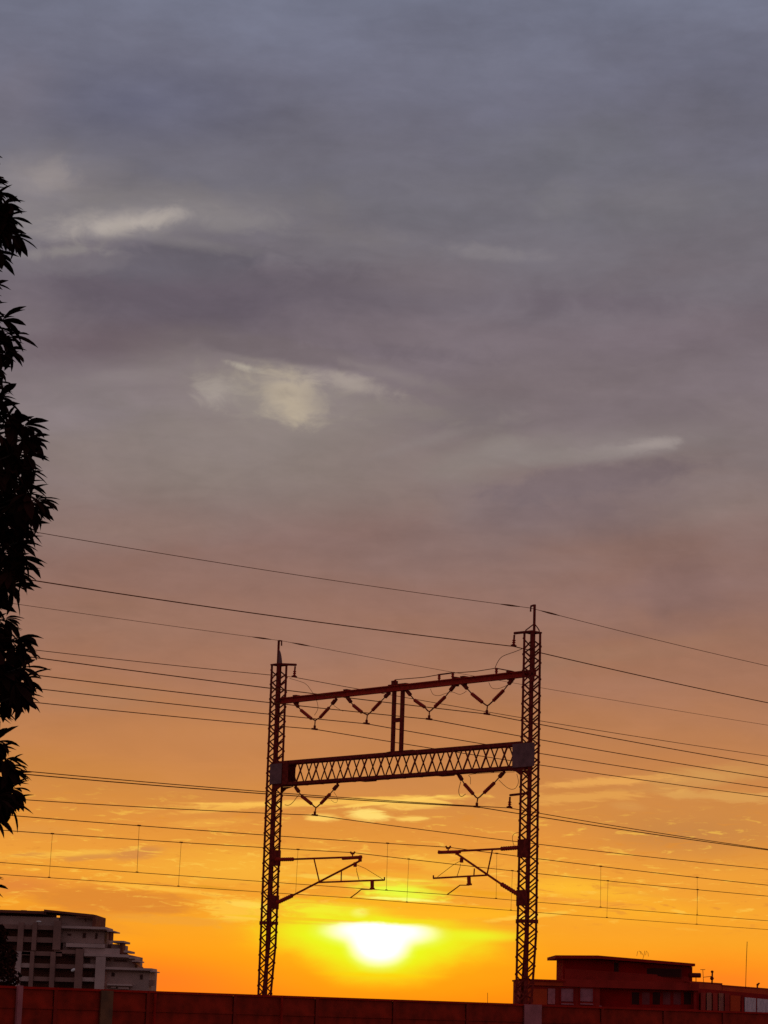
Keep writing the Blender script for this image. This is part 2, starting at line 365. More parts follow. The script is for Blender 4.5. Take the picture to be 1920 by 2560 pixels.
# ------------------------------------------------------------------ mesh helpers
class MB:
    def __init__(s): s.v = []; s.f = []
    def add(s, vs, fs):
        o = len(s.v); s.v += [Vector(v) for v in vs]; s.f += [tuple(i + o for i in q) for q in fs]
    def hexa(s, c):      # 8 corners: bottom 4 (ccw), top 4
        s.add(c, [(0, 3, 2, 1), (4, 5, 6, 7), (0, 1, 5, 4), (1, 2, 6, 5), (2, 3, 7, 6), (3, 0, 4, 7)])
    def box(s, x0, x1, y0, y1, z0, z1):
        s.hexa([(x0, y0, z0), (x1, y0, z0), (x1, y1, z0), (x0, y1, z0), (x0, y0, z1), (x1, y0, z1), (x1, y1, z1), (x0, y1, z1)])
    def bar(s, p, q, w, h, up=(0, 0, 1)):
        p, q = Vector(p), Vector(q); d = (q - p).normalized(); up = Vector(up)
        if abs(d.dot(up)) > .98: up = Vector((0, 1, 0))
        a = d.cross(up).normalized() * (w / 2); b = a.cross(d).normalized() * (h / 2)
        s.hexa([p - a - b, p + a - b, q + a - b, q - a - b, p - a + b, p + a + b, q + a + b, q - a + b])
    def tube(s, pts, r, n=8, caps=True):
        pts = [Vector(p) for p in pts]; rs = r if isinstance(r, (list, tuple)) else [r] * len(pts)
        o = len(s.v); prev = None
        for i, p in enumerate(pts):
            d = (pts[min(i + 1, len(pts) - 1)] - pts[max(i - 1, 0)]).normalized()
            if prev is None:
                a = d.cross(Vector((0, 0, 1)) if abs(d.z) < .95 else Vector((0, 1, 0))).normalized()
            else:
                a = (prev - d * prev.dot(d)).normalized()
            prev = a; b = d.cross(a)
            for k in range(n):
                th = 2 * math.pi * k / n
                s.v.append(p + (a * math.cos(th) + b * math.sin(th)) * rs[i])
        for i in range(len(pts) - 1):
            for k in range(n):
                k2 = (k + 1) % n
                s.f.append((o + i * n + k, o + i * n + k2, o + (i + 1) * n + k2, o + (i + 1) * n + k))
        if caps:
            s.f.append(tuple(o + k for k in reversed(range(n)))); e = o + (len(pts) - 1) * n
            s.f.append(tuple(e + k for k in range(n)))
    def build(s, name, mat, parent=None, base=None):
        me = bpy.data.meshes.new(name)
        b = Vector(base) if base is not None else Vector((0, 0, 0))
        me.from_pydata([v - b for v in s.v], [], s.f); me.update()
        me.materials.append(MAT[mat] if isinstance(mat, str) else mat)
        o = bpy.data.objects.new(name, me); COL.objects.link(o)
        if parent is not None: o.parent = parent
        else: o.location = b
        return o
def smooth(o):
    for p in o.data.polygons: p.use_smooth = True
    return o
def tag(o, label, cat, group=None):
    o['label'] = label; o['category'] = cat
    if group: o['group'] = group
    return o
def thing(name, label, cat, loc=(0, 0, 0), rz=0.0, group=None):
    o = bpy.data.objects.new(name, None); COL.objects.link(o); o.location = loc; o.rotation_euler = (0, 0, rz)
    o.empty_display_size = .3
    return tag(o, label, cat, group)
def struct(o): o['kind'] = 'structure'; return o
def place(name, me, parent, mat4):
    o = bpy.data.objects.new(name, me); COL.objects.link(o); o.parent = parent
    o.matrix_local = mat4
    return o

# ------------------------------------------------------------------ track geometry
TAZ = rad(47.79)
TV = Vector((math.sin(TAZ), math.cos(TAZ), 0))        # along the railway, away to the right
UV = Vector((-math.cos(TAZ), math.sin(TAZ), 0))       # across it, from right mast to left mast
DECK = EYE - 1.75
PR = Vector((5.008, 78.0, DECK))                      # foot of right mast
SPAN = 12.93
RZ = math.atan2(UV.y, UV.x)
NEAR = -TV                                            # gantry local +Y
def hit(x, y, P0, d):                                 # survey bearing met with the upright plane through P0 along d
    v = ray(x, y); nrm_ = Vector((-d.y, d.x, 0)); k = nrm_.dot(P0 - Vector((0, 0, 0))) / nrm_.dot(Vector((v.x, v.y, 0)))
    return Vector((v.x * k, v.y * k, EYE + v.z * k))
def G(x, y, off=0.0):                                 # gantry-local position of a surveyed point
    p = hit(x, y, Vector((PR.x, PR.y, 0)) + NEAR * off, UV)
    return Vector(((p - PR).dot(UV), off, p.z - DECK))
def GW(v):                                            # gantry-local to world
    return PR + UV * v[0] + NEAR * v[1] + Vector((0, 0, v[2]))

# ------------------------------------------------------------------ setting
def disc(r, z, n=96):
    m = MB(); m.add([(r * math.cos(2 * math.pi * i / n), r * math.sin(2 * math.pi * i / n) , z) for i in range(n)], [tuple(range(n))]); return m
struct(disc(6000, 0).build('ground', 'ground'))
# viaduct deck carrying the railway
m = MB()
def dk(s, c, z): return PR + TV * s + UV * c + Vector((0, 0, z - DECK))
for a, b, z0, z1 in ((-2.3, 15.2, DECK - 1.0, DECK), (1.0, 12.0, DECK - 3.2, DECK - 1.002)):
    m.hexa([dk(-70, a, z0), dk(120, a, z0), dk(120, b, z0), dk(-70, b, z0), dk(-70, a, z1), dk(120, a, z1), dk(120, b, z1), dk(-70, b, z1)])
for s in range(-60, 120, 30):
    m.hexa([dk(s, 4, -.5), dk(s + 2.5, 4, -.5), dk(s + 2.5, 9, -.5), dk(s, 9, -.5), dk(s, 4, DECK - 3.204), dk(s + 2.5, 4, DECK - 3.204), dk(s + 2.5, 9, DECK - 3.204), dk(s, 9, DECK - 3.204)])
struct(m.build('viaduct_deck', 'conc'))

# noise barrier along the near edge of the viaduct (local X along the track, local Y towards the camera side, z from the deck)
WTOP = 1.75 + 0.252
wall = thing('noise_barrier', 'long dark red noise barrier running along the near edge of the railway viaduct', 'barrier', PR - UV * 1.8, math.atan2(TV.y, TV.x))
me_panel = None; me_cop = None; me_post = None
k = -12
for k in range(-14, 14):
    s0 = 1.55 + 3 * k
    if me_panel is None:
        mm = MB(); mm.box(.06, 2.94, -.06, .06, 0, WTOP - .03)
        for zz in (.45, .95, 1.45): mm.box(.06, 2.94, -.085, -.061, zz, zz + .06)
        o = mm.build('panel', 'panel', wall); me_panel = o.data
        mm = MB(); mm.box(0.0, 3.0 - .012, -.10, .10, WTOP - .058, WTOP); o2 = mm.build('coping', 'coping', wall); me_cop = o2.data
        mm = MB(); mm.box(-.05, .05, -.11, -.095, 0, WTOP - .062); mm.box(-.008, .008, -.094, .10, 0, WTOP - .062); mm.box(-.05, .05, .101, .116, 0, WTOP - .062)
        o3 = mm.build('post', 'rib', wall); me_post = o3.data
        for o_ in (o, o2, o3): o_.location = (s0, 0, 0)
    else:
        place('panel', me_panel, wall, Matrix.Translation((s0, 0, 0)))
        place('coping', me_cop, wall, Matrix.Translation((s0, 0, 0)))
        place('post', me_post, wall, Matrix.Translation((s0, 0, 0)))
mm = MB(); mm.box(-2.04, -1.29, -.16, -.118, 0, WTOP - .01); o = mm.build('pilaster', 'post', wall); o['label'] = 'broad purplish pilaster below the right mast'
mm = MB(); mm.box(-18.04, -17.65, -.16, -.118, 0, WTOP - .03); o = mm.build('pilaster', 'post2', wall); o['label'] = 'brownish stained pilaster below the terraced building'
mm = MB(); mm.box(-20.69, -20.54, -.20, -.118, 0, WTOP + .02); mm.build('pilaster', 'post', wall)
for s in (-16.25, -11.8):
    mm = MB(); mm.tube([(s, -.14, .1), (s, -.14, WTOP - .07)], .035, 8); mm.build('downpipe', 'coping', wall)

# ------------------------------------------------------------------ the catenary gantry
gan = thing('catenary_gantry', 'tall steel portal gantry with two lattice masts and a cross-braced girder over the railway', 'gantry', PR, RZ)
_lace = MB(); _lace.box(0, 1, -.029, .029, -.006, .006)
ME_LACE = bpy.data.meshes.new('lacing_bar'); ME_LACE.from_pydata([tuple(v) for v in _lace.v], [], _lace.f); ME_LACE.materials.append(MAT['steel'])
def lay(name, me, parent, p, q, nrm_):
    p, q = Vector(p), Vector(q); d = q - p; L = d.length; d.normalize(); nz = Vector(nrm_); nz = (nz - d * nz.dot(d)).normalized(); y = nz.cross(d)
    mt = Matrix((d * L, y, nz)).transposed().to_4x4(); mt.translation = p
    o = bpy.data.objects.new(name, me); COL.objects.link(o); o.parent = parent; o.matrix_local = mt
    return o
ZM = 1.75 + 12.22                                     # mast head above deck

def mast(x0, w_top, w_low, kink, face_x):
    def hw(z): return (w_top + (w_low - w_top) * min(1, max(0, (ZM - z) / 9.6))) / 2
    def shift(z): return max(0.0, min(.24, (kink - z) * .075))
    def cor(sx, sy, z):
        h = hw(z); return Vector((x0 + sx * h, sy * h + (shift(z) if sy < 0 else 0), z))
    mm = MB()
    h = hw(ZM)
    mm.box(x0 - h - .015, x0 + h + .015, -h - .015, h + .015, ZM, ZM + .05)
    root = mm.build('mast', 'steel', gan)
    mm = MB(); mm.box(x0 - .32, x0 + .32, -.2, .35, 0, .04); mm.build('base_plate', 'steel', root)
    zs = [.04, kink, ZM - .002] if kink < ZM else [.04, ZM]
    zs = [.04, max(.1, kink - 3.2), kink, ZM - .002]
    A, T = .096, .012
    for sx in (-1, 1):
        for sy in (-1, 1):
            lm = MB()
            for a, b in zip(zs, zs[1:]):
                pa, pb = cor(sx, sy, a), cor(sx, sy, b)
                ex, ey = Vector((-sx, 0, 0)), Vector((0, -sy, 0))
                for e1, e2, l1, l2, o1 in ((ex, ey, A, T, 0), (ey, ex, A, T, T + .0005)):
                    qa, qb = pa + e1 * o1, pb + e1 * o1
                    lm.hexa([qa, qa + e1 * (l1 - o1), qa + e1 * (l1 - o1) + e2 * l2, qa + e2 * l2, qb, qb + e1 * (l1 - o1), qb + e1 * (l1 - o1) + e2 * l2, qb + e2 * l2])
            lm.build('leg', 'steel', root)
    # lacing: camera-side faces bar by bar, the two faces behind as one piece
    pit = .272
    z = .35; i = 0
    while z + pit < ZM - .05:
        e = .016
        # +Y face: zigzag
        s = 1 if i % 2 == 0 else -1
        lay('lacing_bar', ME_LACE, root, cor(s, 1, z) + Vector((-s * .03, e, 0)), cor(-s, 1, z + pit) + Vector((s * .03, e, 0)), (0, 1, 0))
        # -X face: parallel bars rising away
        lay('lacing_bar', ME_LACE, root, cor(-1, 1, z) + Vector((-e, -.03, 0)), cor(-1, -1, z + pit) + Vector((-e, .03, 0)), (-1, 0, 0))
        z += pit; i += 1
    fm = MB(); z = .35 + pit * .5; i = 0
    while z + pit < ZM - .05:
        s = 1 if i % 2 == 0 else -1
        fm.bar(cor(-s, -1, z) + Vector((0, -.016, 0)), cor(s, -1, z + pit) + Vector((0, -.016, 0)), .012, .048, (0, 0, 1))
        fm.bar(cor(1, -s, z) + Vector((.016, 0, 0)), cor(1, s, z + pit) + Vector((.016, 0, 0)), .048, .012, (1, 0, 0))
        z += pit; i += 1
    fo = fm.build('rear_lacing', 'steel', root); fo['kind'] = 'stuff'
    def plate(za, zb, faces, mat='steel'):
        for fc in faces:
            h = max(hw(za), hw(zb)); pm = MB()
            if fc == '+Y': pm.box(x0 - h - .004, x0 + h + .004, h + .026, h + .036, za, zb)
            if fc == '+X': pm.box(x0 + h + .026, x0 + h + .036, -h, h, za, zb)
            if fc == '-X': pm.box(x0 - h - .036, x0 - h - .026, -h, h, za, zb)
            pm.build('mounting_plate', mat, root)
    for za, zb in ((4.90, 5.47), (3.36, 3.85)): plate(za + 1.75, zb + 1.75, face_x)
    plate(2.80 + 1.75, 2.92 + 1.75, ['+Y', '-X'])
    return root
mastR = mast(0.0, .42, .475, 4.15, ['+X', '+Y'])
mastL = mast(SPAN, .435, .445, 3.9, ['-X'])
mastR['label'] = 'nearer right-hand lattice mast'; mastL['label'] = 'farther left-hand lattice mast'

# peak pipes and bracket arms
def peak(root, x0, hook):
    mm = MB(); zt = ZM + .052
    mm.tube([(x0, 0, zt - 1.6), (x0, 0, zt + .90)], .045, 10); mm.build('peak_pipe', 'steel', root)
    mm = MB(); mm.bar((x0 + .04 * (1 if hook > 0 else -1), 0, zt + .88), (x0 + hook, 0, zt + .86), .05, .05)
    mm.tube([(x0 + hook, 0, zt + .86), (x0 + hook * 1.06, 0, zt + .68)], .026, 8); mm.build('peak_hook', 'steel', root)
peak(mastR, -.08, .17); peak(mastL, SPAN + .08, -.16)
zt = ZM + .052
mm = MB()
for sx, sy in ((1, .4), (-1, -.4)):
    mm.tube([(-.08, 0, zt + .26), (sx * .10 - .05, sy * .1, zt + .17), (sx * .19, sy * .3, zt + .05), (sx * .20, sy * .3, zt)], .02, 6)
mm.build('peak_brace', 'steel', mastR)
mm = MB()                                             # curved stiffener fin on the left mast's peak
pr = [(-.01, .52), (-.07, .42), (-.13, .24), (-.17, .06), (-.17, 0), (-.01, 0)]
mm.add([(SPAN + .04 + x, .03, zt + z) for x, z in pr] + [(SPAN + .04 + x, -.03, zt + z) for x, z in pr],
       [tuple(range(6)), tuple(range(11, 5, -1))] + [(i, 6 + i, 6 + (i + 1) % 6, (i + 1) % 6) for i in range(6)])
mm.build('peak_fin', 'plate', mastL)
def arm(root, pts, r=.045):
    mm = MB(); mm.tube(pts, r, 8)
    return mm.build('bracket_arm', 'steel', root)
a1 = G(1286, 1583); arm(mastR, [(0.0, .0, zt + .01), (a1.x, 0, a1.z)])
a2 = G(740, 1662); arm(mastL, [(SPAN, 0, zt + .0), (a2.x, 0, a2.z)])
a3 = G(1275, 1988); arm(mastR, [(0.0, 0, a3.z + .03), (a3.x, 0, a3.z)], .04)

# main girder: chords, gussets, crossed lacing
GB, GT = 1.75 + 7.775, 1.75 + 8.645
XA, XB, GY = .24, SPAN - .24, .20
mm = MB()
for sy in (-1, 1):
    for z0, z1 in ((GB, GB + .10), (GT - .11, GT)):
        mm.box(XA, XB, sy * GY - .012, sy * GY + .012, z0, z1)
        zf = (z0 - .012, z0 - .0005) if z0 == GB else (z1 + .0005, z1 + .012)
        mm.box(XA, XB, min(sy * GY, sy * (GY - .11)), max(sy * GY, sy * (GY - .11)), *zf)
gird = mm.build('girder', 'steel', gan)
me_brace = None
npan = 13; x0, x1 = .98, 12.12
dx = (x1 - x0) / npan
ME_BR = bpy.data.meshes.new('cross_brace'); b_ = MB(); b_.box(0, 1, -.040, .040, -.006, .006); ME_BR.from_pydata([tuple(v) for v in b_.v], [], b_.f); ME_BR.materials.append(MAT['steel'])
ME_BR2 = bpy.data.meshes.new('cross_brace_thin'); b_ = MB(); b_.box(0, 1, -.027, .027, -.006, .006); ME_BR2.from_pydata([tuple(v) for v in b_.v], [], b_.f); ME_BR2.materials.append(MAT['steel'])
for i in range(npan + 1):
    xc = x0 + dx * i; e = .19
    if i < npan or True:
        # near side: one broad bar leaning right in view and one slighter bar crossing it
        lay('cross_brace', ME_BR, gird, (xc + e, GY + .02, GB + .06), (xc - e, GY + .02, GT - .06), (0, 1, 0))
        lay('cross_brace', ME_BR2, gird, (xc - e, GY - .02, GB + .06), (xc + e, GY - .02, GT - .06), (0, 1, 0))
    xf = xc
    if True:
        lay('cross_brace', ME_BR2, gird, (xf + e, -GY + .02, GB + .06), (xf - e, -GY + .02, GT - .06), (0, 1, 0))
        lay('cross_brace', ME_BR2, gird, (xf - e, -GY - .02, GB + .06), (xf + e, -GY - .02, GT - .06), (0, 1, 0))
fm = MB()
for i in range(26):
    xa = x0 + dx * .5 * i; s = 1 if i % 2 else -1
    fm.bar((xa, s * .17, GB - .02), (xa + dx * .5, -s * .17, GB - .02), .035, .01)
fo = fm.build('bottom_lacing', 'steel', gird); fo['kind'] = 'stuff'
def gusset(xa, xb, y, z0, z1, mat='plate'):
    mm = MB(); mm.box(xa, xb, y - .006, y + .006, z0, z1); return mm.build('gusset_plate', mat, gird)
gusset(-.45, .55, .262, GB + .03, GT - .07); gusset(12.24, 12.90, .262, GB + .06, GT - .08)
gusset(.10, .85, -.232, GB, GT, 'steel'); gusset(12.05, SPAN - .1, -.232, GB, GT, 'steel'); gusset(11.92, 12.235, .228, GB + .02, GT - .02, 'steel')
for xa, xb, s in ((.14, .95, 1), (SPAN - .14, 12.05, -1)):      # haunches under the girder ends
    mm = MB()
    for y in (-.2, .2):
        mm.add([(xa, y - .01, GB - .02), (xb, y - .01, GB - .02), (xa + s * .3, y - .01, GB - .10), (xa + s * .1, y - .01, GB - .22),
                (xa, y - .01, GB - .30), (xa, y + .01, GB - .02), (xb, y + .01, GB - .02), (xa + s * .3, y + .01, GB - .10), (xa + s * .1, y + .01, GB - .22), (xa, y + .01, GB - .30)],
               [(0, 1, 2, 3, 4), (9, 8, 7, 6, 5), (0, 5, 6, 1), (1, 6, 7, 2), (2, 7, 8, 3), (3, 8, 9, 4), (4, 9, 5, 0)])
    mm.build('haunch', 'steel', gird)
for x in (4.0, 7.9): 
    mm = MB(); mm.box(x - .3, x + .3, -.19, .19, GB - .045, GB - .014); mm.build('splice_plate', 'steel', gird)
mm = MB(); mm.box(5.4, 6.6, -.21, .21, GT + .014, GT + .03); mm.build('splice_plate', 'steel', gird)

# upper beam (two channels toe to toe) and its posts
UB0, UB1 = 1.75 + 10.79, 1.75 + 11.0
mm = MB()
mm.box(-.2, SPAN + .2, -.012, .012, UB0 + .036, UB1 - .036)
mm.box(-.2, SPAN + .2, -.085, .085, UB0, UB0 + .035); mm.box(-.2, SPAN + .2, -.085, .085, UB1 - .035, UB1)
beam = mm.build('upper_beam', 'tube', gan)
for x in (6.62, 6.19):
    mm = MB(); mm.box(x - .052, x + .052, -.06, .06, GT + .03, UB0 - .002); mm.build('beam_post', 'steel', gan)
mm = MB(); zz = (G(995, 1800).z); mm.box(6.244, 6.566, -.05, .05, zz - .07, zz + .07); mm.build('tie_plate', 'steel', gan)
mm = MB(); mm.box(6.05, 6.76, -.16, .16, GT + .012, GT + .029); mm.build('foot_plate', 'steel', gan)
mm = MB(); mm.box(5.95, 6.86, -.10, .10, UB1 + .001, UB1 + .03); mm.box(6.55, 6.70, -.09, .09, UB1 + .03, UB1 + .16); mm.build('cap_clamp', 'steel', gan)
for px_ in (742, 868, 1140, 1160, 1275):
    g = G(px_, 1720); mm = MB()
    mm.box(g.x - .09, g.x + .09, -.11, .11, UB1 + .001, UB1 + .045); mm.build('beam_clamp', 'steel', beam)
    mm = MB(); mm.box(g.x - .05, g.x + .05, -.10, .10, UB0 - .05, UB0 - .001)
    mm.build('beam_clamp', 'steel', beam)
# post insulators standing on the beam with a jumper bus between them
bus = thing('beam_top_busbar', 'thin busbar on small post insulators along the right half of the upper beam', 'busbar', PR, RZ)
for px_, py_ in ((988, 1706), (1098, 1690), (1132, 1686), (1241, 1674)):
    g = G(px_, py_); mm = MB(); z = UB1 + .002
    mm.tube([(g.x, 0, z), (g.x, 0, z + .05), (g.x, 0, z + .07), (g.x, 0, z + .12), (g.x, 0, z + .14), (g.x, 0, z + .20)], [.035, .035, .06, .035, .055, .03], 8)
    mm.build('post_insulator', 'porcelain', bus)
gz = UB1 + .2
mm = MB(); pts = [G(x, 1700) for x in (988, 1060, 1098, 1132, 1190, 1241)]
mm.tube([(p.x, 0, gz + (0 if i in (0, 2, 3, 5) else -.03)) for i, p in enumerate(pts)], .014, 6); mm.build('bus_wire', 'wire', bus)
mm = MB(); mm.bar((pts[2].x + .06, 0, gz), (pts[3].x - .06, 0, gz + .01), .05, .04)
mm.bar((pts[5].x, 0, gz - .01), (pts[5].x - .75, 0, UB1 + .03), .04, .035); mm.build('bus_link', 'dark', bus)

# ------------------------------------------------------------------ insulators
def shed_tube(mm, p, q, r0, r1, n, seg=10):
    p, q = Vector(p), Vector(q); pts, rs = [p], [r0]
    for i in range(n):
        for k_, r_ in ((.12, r0), (.42, r1), (.66, r1 * .96), (.90, r0)):
            pts.append(p.lerp(q, (i + k_) / n)); rs.append(r_)
    pts.append(q); rs.append(r0)
    mm.tube(pts, rs, seg)
VG = 'V-shaped insulator sets hanging from the gantry'
def vstring(label, tl, il0, il1, jn, ir0, ir1, tr, cl):
    tl, il0, il1, jn, ir0, ir1, tr, cl = [G(*p) for p in (tl, il0, il1, jn, ir0, ir1, tr, cl)]
    base = GW((jn.x, 0, jn.z))
    o = thing('insulator_vee', label, 'insulator', base, RZ, VG)
    off = Vector((jn.x, 0, jn.z)); L = lambda v: v - off
    for a, b in ((il0, il1), (ir1, ir0)):
        mm = MB(); shed_tube(mm, L(a), L(b), .050, .066, 8); smooth(mm.build('insulator_rod', 'porcelain', o))
    for t_, a in ((tl, il0), (tr, ir1)):
        mm = MB(); d = L(a) - L(t_)
        mm.tube([L(t_), L(a)], .02, 6)
        c = L(t_) + d * .38; dn = d.normalized()
        mm.bar(c - dn * .10, c + dn * .10, .10, .10); mm.bar(c - dn * .2, c - dn * .13, .05, .13)
        mm.build('hanger_fitting', 'steel', o)
    mm = MB(); mm.tube([L(il1), L(jn) + Vector((.09, 0, .02)), L(jn) + Vector((0, 0, -.02)), L(jn) + Vector((-.09, 0, .02)), L(ir0)], .024, 6)
    mm.build('yoke', 'steel', o)
    mm = MB(); c = L(cl); mm.tube([(0, 0, -.02), (c.x, 0, c.z + .10)], .022, 6)
    mm.bar((c.x, 0, c.z + .12), (c.x, 0, c.z - .03), .07, .055)
    mm.bar((c.x, -.13, c.z - .01), (c.x, .13, c.z - .01), .06, .06); mm.build('suspension_clamp', 'steel', o)
    return o
vstring('insulator vee under the upper beam closest to the left mast', (737, 1756), (752, 1775), (779, 1797), (788, 1800), (800, 1794), (823, 1769), (841, 1747), (786.6, 1822))
vstring('insulator vee under the upper beam just left of the twin beam posts', (868.7, 1744), (883, 1763), (905, 1781), (918.4, 1786), (931, 1776), (952, 1754), (975.6, 1729), (916.4, 1808))
vstring('insulator vee under the upper beam just right of the twin beam posts', (1014.4, 1723), (1036, 1750), (1062, 1768), (1073.5, 1777.6), (1087, 1767), (1113, 1742), (1140.4, 1708), (1072.7, 1797))
vstring('insulator vee under the upper beam closest to the right mast', (1155, 1707), (1179, 1734), (1206, 1756), (1218.6, 1763), (1233, 1752), (1259, 1726), (1286, 1692), (1217, 1784))
vstring('insulator vee under the main girder next to the left mast', (738, 1966), (754, 1990), (779, 2010), (790, 2017.6), (802, 2009), (825, 1985), (846, 1960), (787, 2037))
vstring('insulator vee under the main girder next to the right mast', (1146, 1935), (1161, 1960), (1183, 1985), (1194.5, 1994), (1210, 1982), (1236, 1957), (1263, 1926), (1192, 2016))
DG = 'hanging insulators on bracket arms'
def drop(label, a, b):
    a, b = G(*a), G(*b); o = thing('drop_insulator', label, 'insulator', GW((a.x, 0, a.z)), RZ, DG)
    q = Vector((b.x - a.x, 0, b.z - a.z)); mm = MB()
    mm.tube([(0, 0, -.04), q * .45], .032, 8); mm.build('hanger_link', 'steel', o)
    mm = MB(); shed_tube(mm, q * .45, q * .94, .035, .062, 3); mm.build('insulator_rod', 'porcelain', o)
    mm = MB(); mm.bar(q * .95 + Vector((0, -.1, 0)), q * .95 + Vector((0, .1, 0)), .08, .055); mm.build('suspension_clamp', 'steel', o)
drop('short hanging insulator on the arm at the head of the right mast', (1286, 1584), (1284, 1616))
drop('short hanging insulator on the arm at the head of the left mast', (738, 1663), (735.5, 1693))
drop('short hanging insulator on the low arm of the right mast', (1275, 1989), (1273.6, 2020))

# ------------------------------------------------------------------ cantilevers
def cantilever(label, pts, side):
    p = {k_: G(*v) for k_, v in pts.items()}
    o = thing('cantilever', label, 'cantilever', PR, RZ, 'cantilever brackets on the masts')
    def part(name, mat, fn): mm = MB(); fn(mm); return mm.build(name, mat, o)
    part('top_insulator', 'porcelain', lambda m_: shed_tube(m_, p['ti0'], p['ti1'], .05, .075, 9))
    part('top_tube', 'tube', lambda m_: m_.tube([p['ti1'], p['tt']], .036, 10))
    part('tube_end', 'tube', lambda m_: (m_.tube([p['te0'], p['te1']], .058, 10), m_.bar(p['te0'] + Vector((0, 0, .02)), p['te0'] + (p['te1'] - p['te0']) * .08, .1, .1)))
    part('stay_insulator', 'porcelain', lambda m_: shed_tube(m_, p['di0'], p['di1'], .055, .078, 8))
    part('stay_tube', 'tube', lambda m_: m_.tube([p['di1'], p['dt']], .036, 10))
    part('stay_joint', 'tube', lambda m_: (m_.bar(p['dt'] + Vector((0, 0, .10)), p['dt'] - Vector((0, 0, .03)), .10, .08), m_.bar(p['br'] + Vector((0, 0, .06)), p['br'] - Vector((0, 0, .10)), .08, .09)))
    part('brace', 'tube', lambda m_: m_.tube([p['b0'], p['b1']], .024, 8))
    part('registration_arm', 'tube', lambda m_: (m_.tube([p['r0'], p['r1']], .030, 8), m_.tube([p['r1'], p['r1'] + Vector((0, 0, .10))], .025, 6)))
    part('link', 'tube', lambda m_: m_.tube([p['l0'], p['l1']], .022, 6))
    part('steady_bracket', 'tube', lambda m_: (m_.bar(p['d0'], p['d1'], .09, .09), m_.bar(p['d1'] + Vector((.10, 0, 0)), p['d1'] - Vector((.10, 0, 0)), .06, .06)))
    part('steady_arm', 'tube', lambda m_: m_.tube([p['s0'], p['s1'], p['s2'], p['s3']], .019, 6))
    part('stay_wire', 'wire', lambda m_: (m_.tube([p['w0'], p['w1'], p['w2']], .009, 5), m_.tube([p['w3'], p['w4']], .011, 5), m_.tube([p['w4'], p['w4'].lerp(p['w2'], .5)], .008, 5)))
    def clampf(m_):
        c = p['mc']; m_.tube([c - Vector((0, 0, .16)), c], .022, 8); m_.bar(c - Vector((.07, 0, .02)), c + Vector((.07, 0, -.02)), .05, .05)
        for s in (-1, 1): m_.tube([c + Vector((s * .05, 0, -.03)), c + Vector((s * .11, 0, .05))], .03, 6)
    part('messenger_clamp', 'tube', clampf)
cantilever('bracket cantilever reaching left from the nearer right mast', dict(
    ti0=(1303, 2118.5), ti1=(1252, 2122), tt=(1147, 2127.5), te0=(1097, 2131), te1=(1150, 2129.5), di0=(1297, 2237), di1=(1253, 2210),
    dt=(1143, 2135), br=(1154, 2149), b0=(1231, 2124), b1=(1217.6, 2186), r0=(1217, 2188), r1=(1083.4, 2195.6), l0=(1186, 2171), l1=(1184.6, 2190),
    d0=(1172, 2192), d1=(1173, 2211), s0=(1173, 2213), s1=(1150, 2213), s2=(1138, 2222), s3=(1118, 2236.5),
    w0=(1094, 2192), w1=(1132, 2163), w2=(1153, 2151), w3=(1142.5, 2191), w4=(1150, 2168), mc=(1120.5, 2119)), 1)
cantilever('bracket cantilever reaching right from the farther left mast', dict(
    ti0=(688, 2149), ti1=(734, 2148), tt=(903, 2142), te0=(903, 2143), te1=(857, 2146), di0=(692, 2257), di1=(731, 2239),
    dt=(900, 2152), br=(888, 2160), b0=(785, 2147), b1=(798, 2203), r0=(798, 2206), r1=(961, 2200), l0=(853.6, 2175), l1=(852.7, 2204),
    d0=(930.5, 2202), d1=(930.5, 2222), s0=(930, 2223.5), s1=(903, 2223.5), s2=(893, 2232), s3=(876, 2244.6),
    w0=(956.7, 2198), w1=(913, 2171), w2=(891, 2162), w3=(898, 2202), w4=(891.6, 2177.6), mc=(881.6, 2133)), -1)

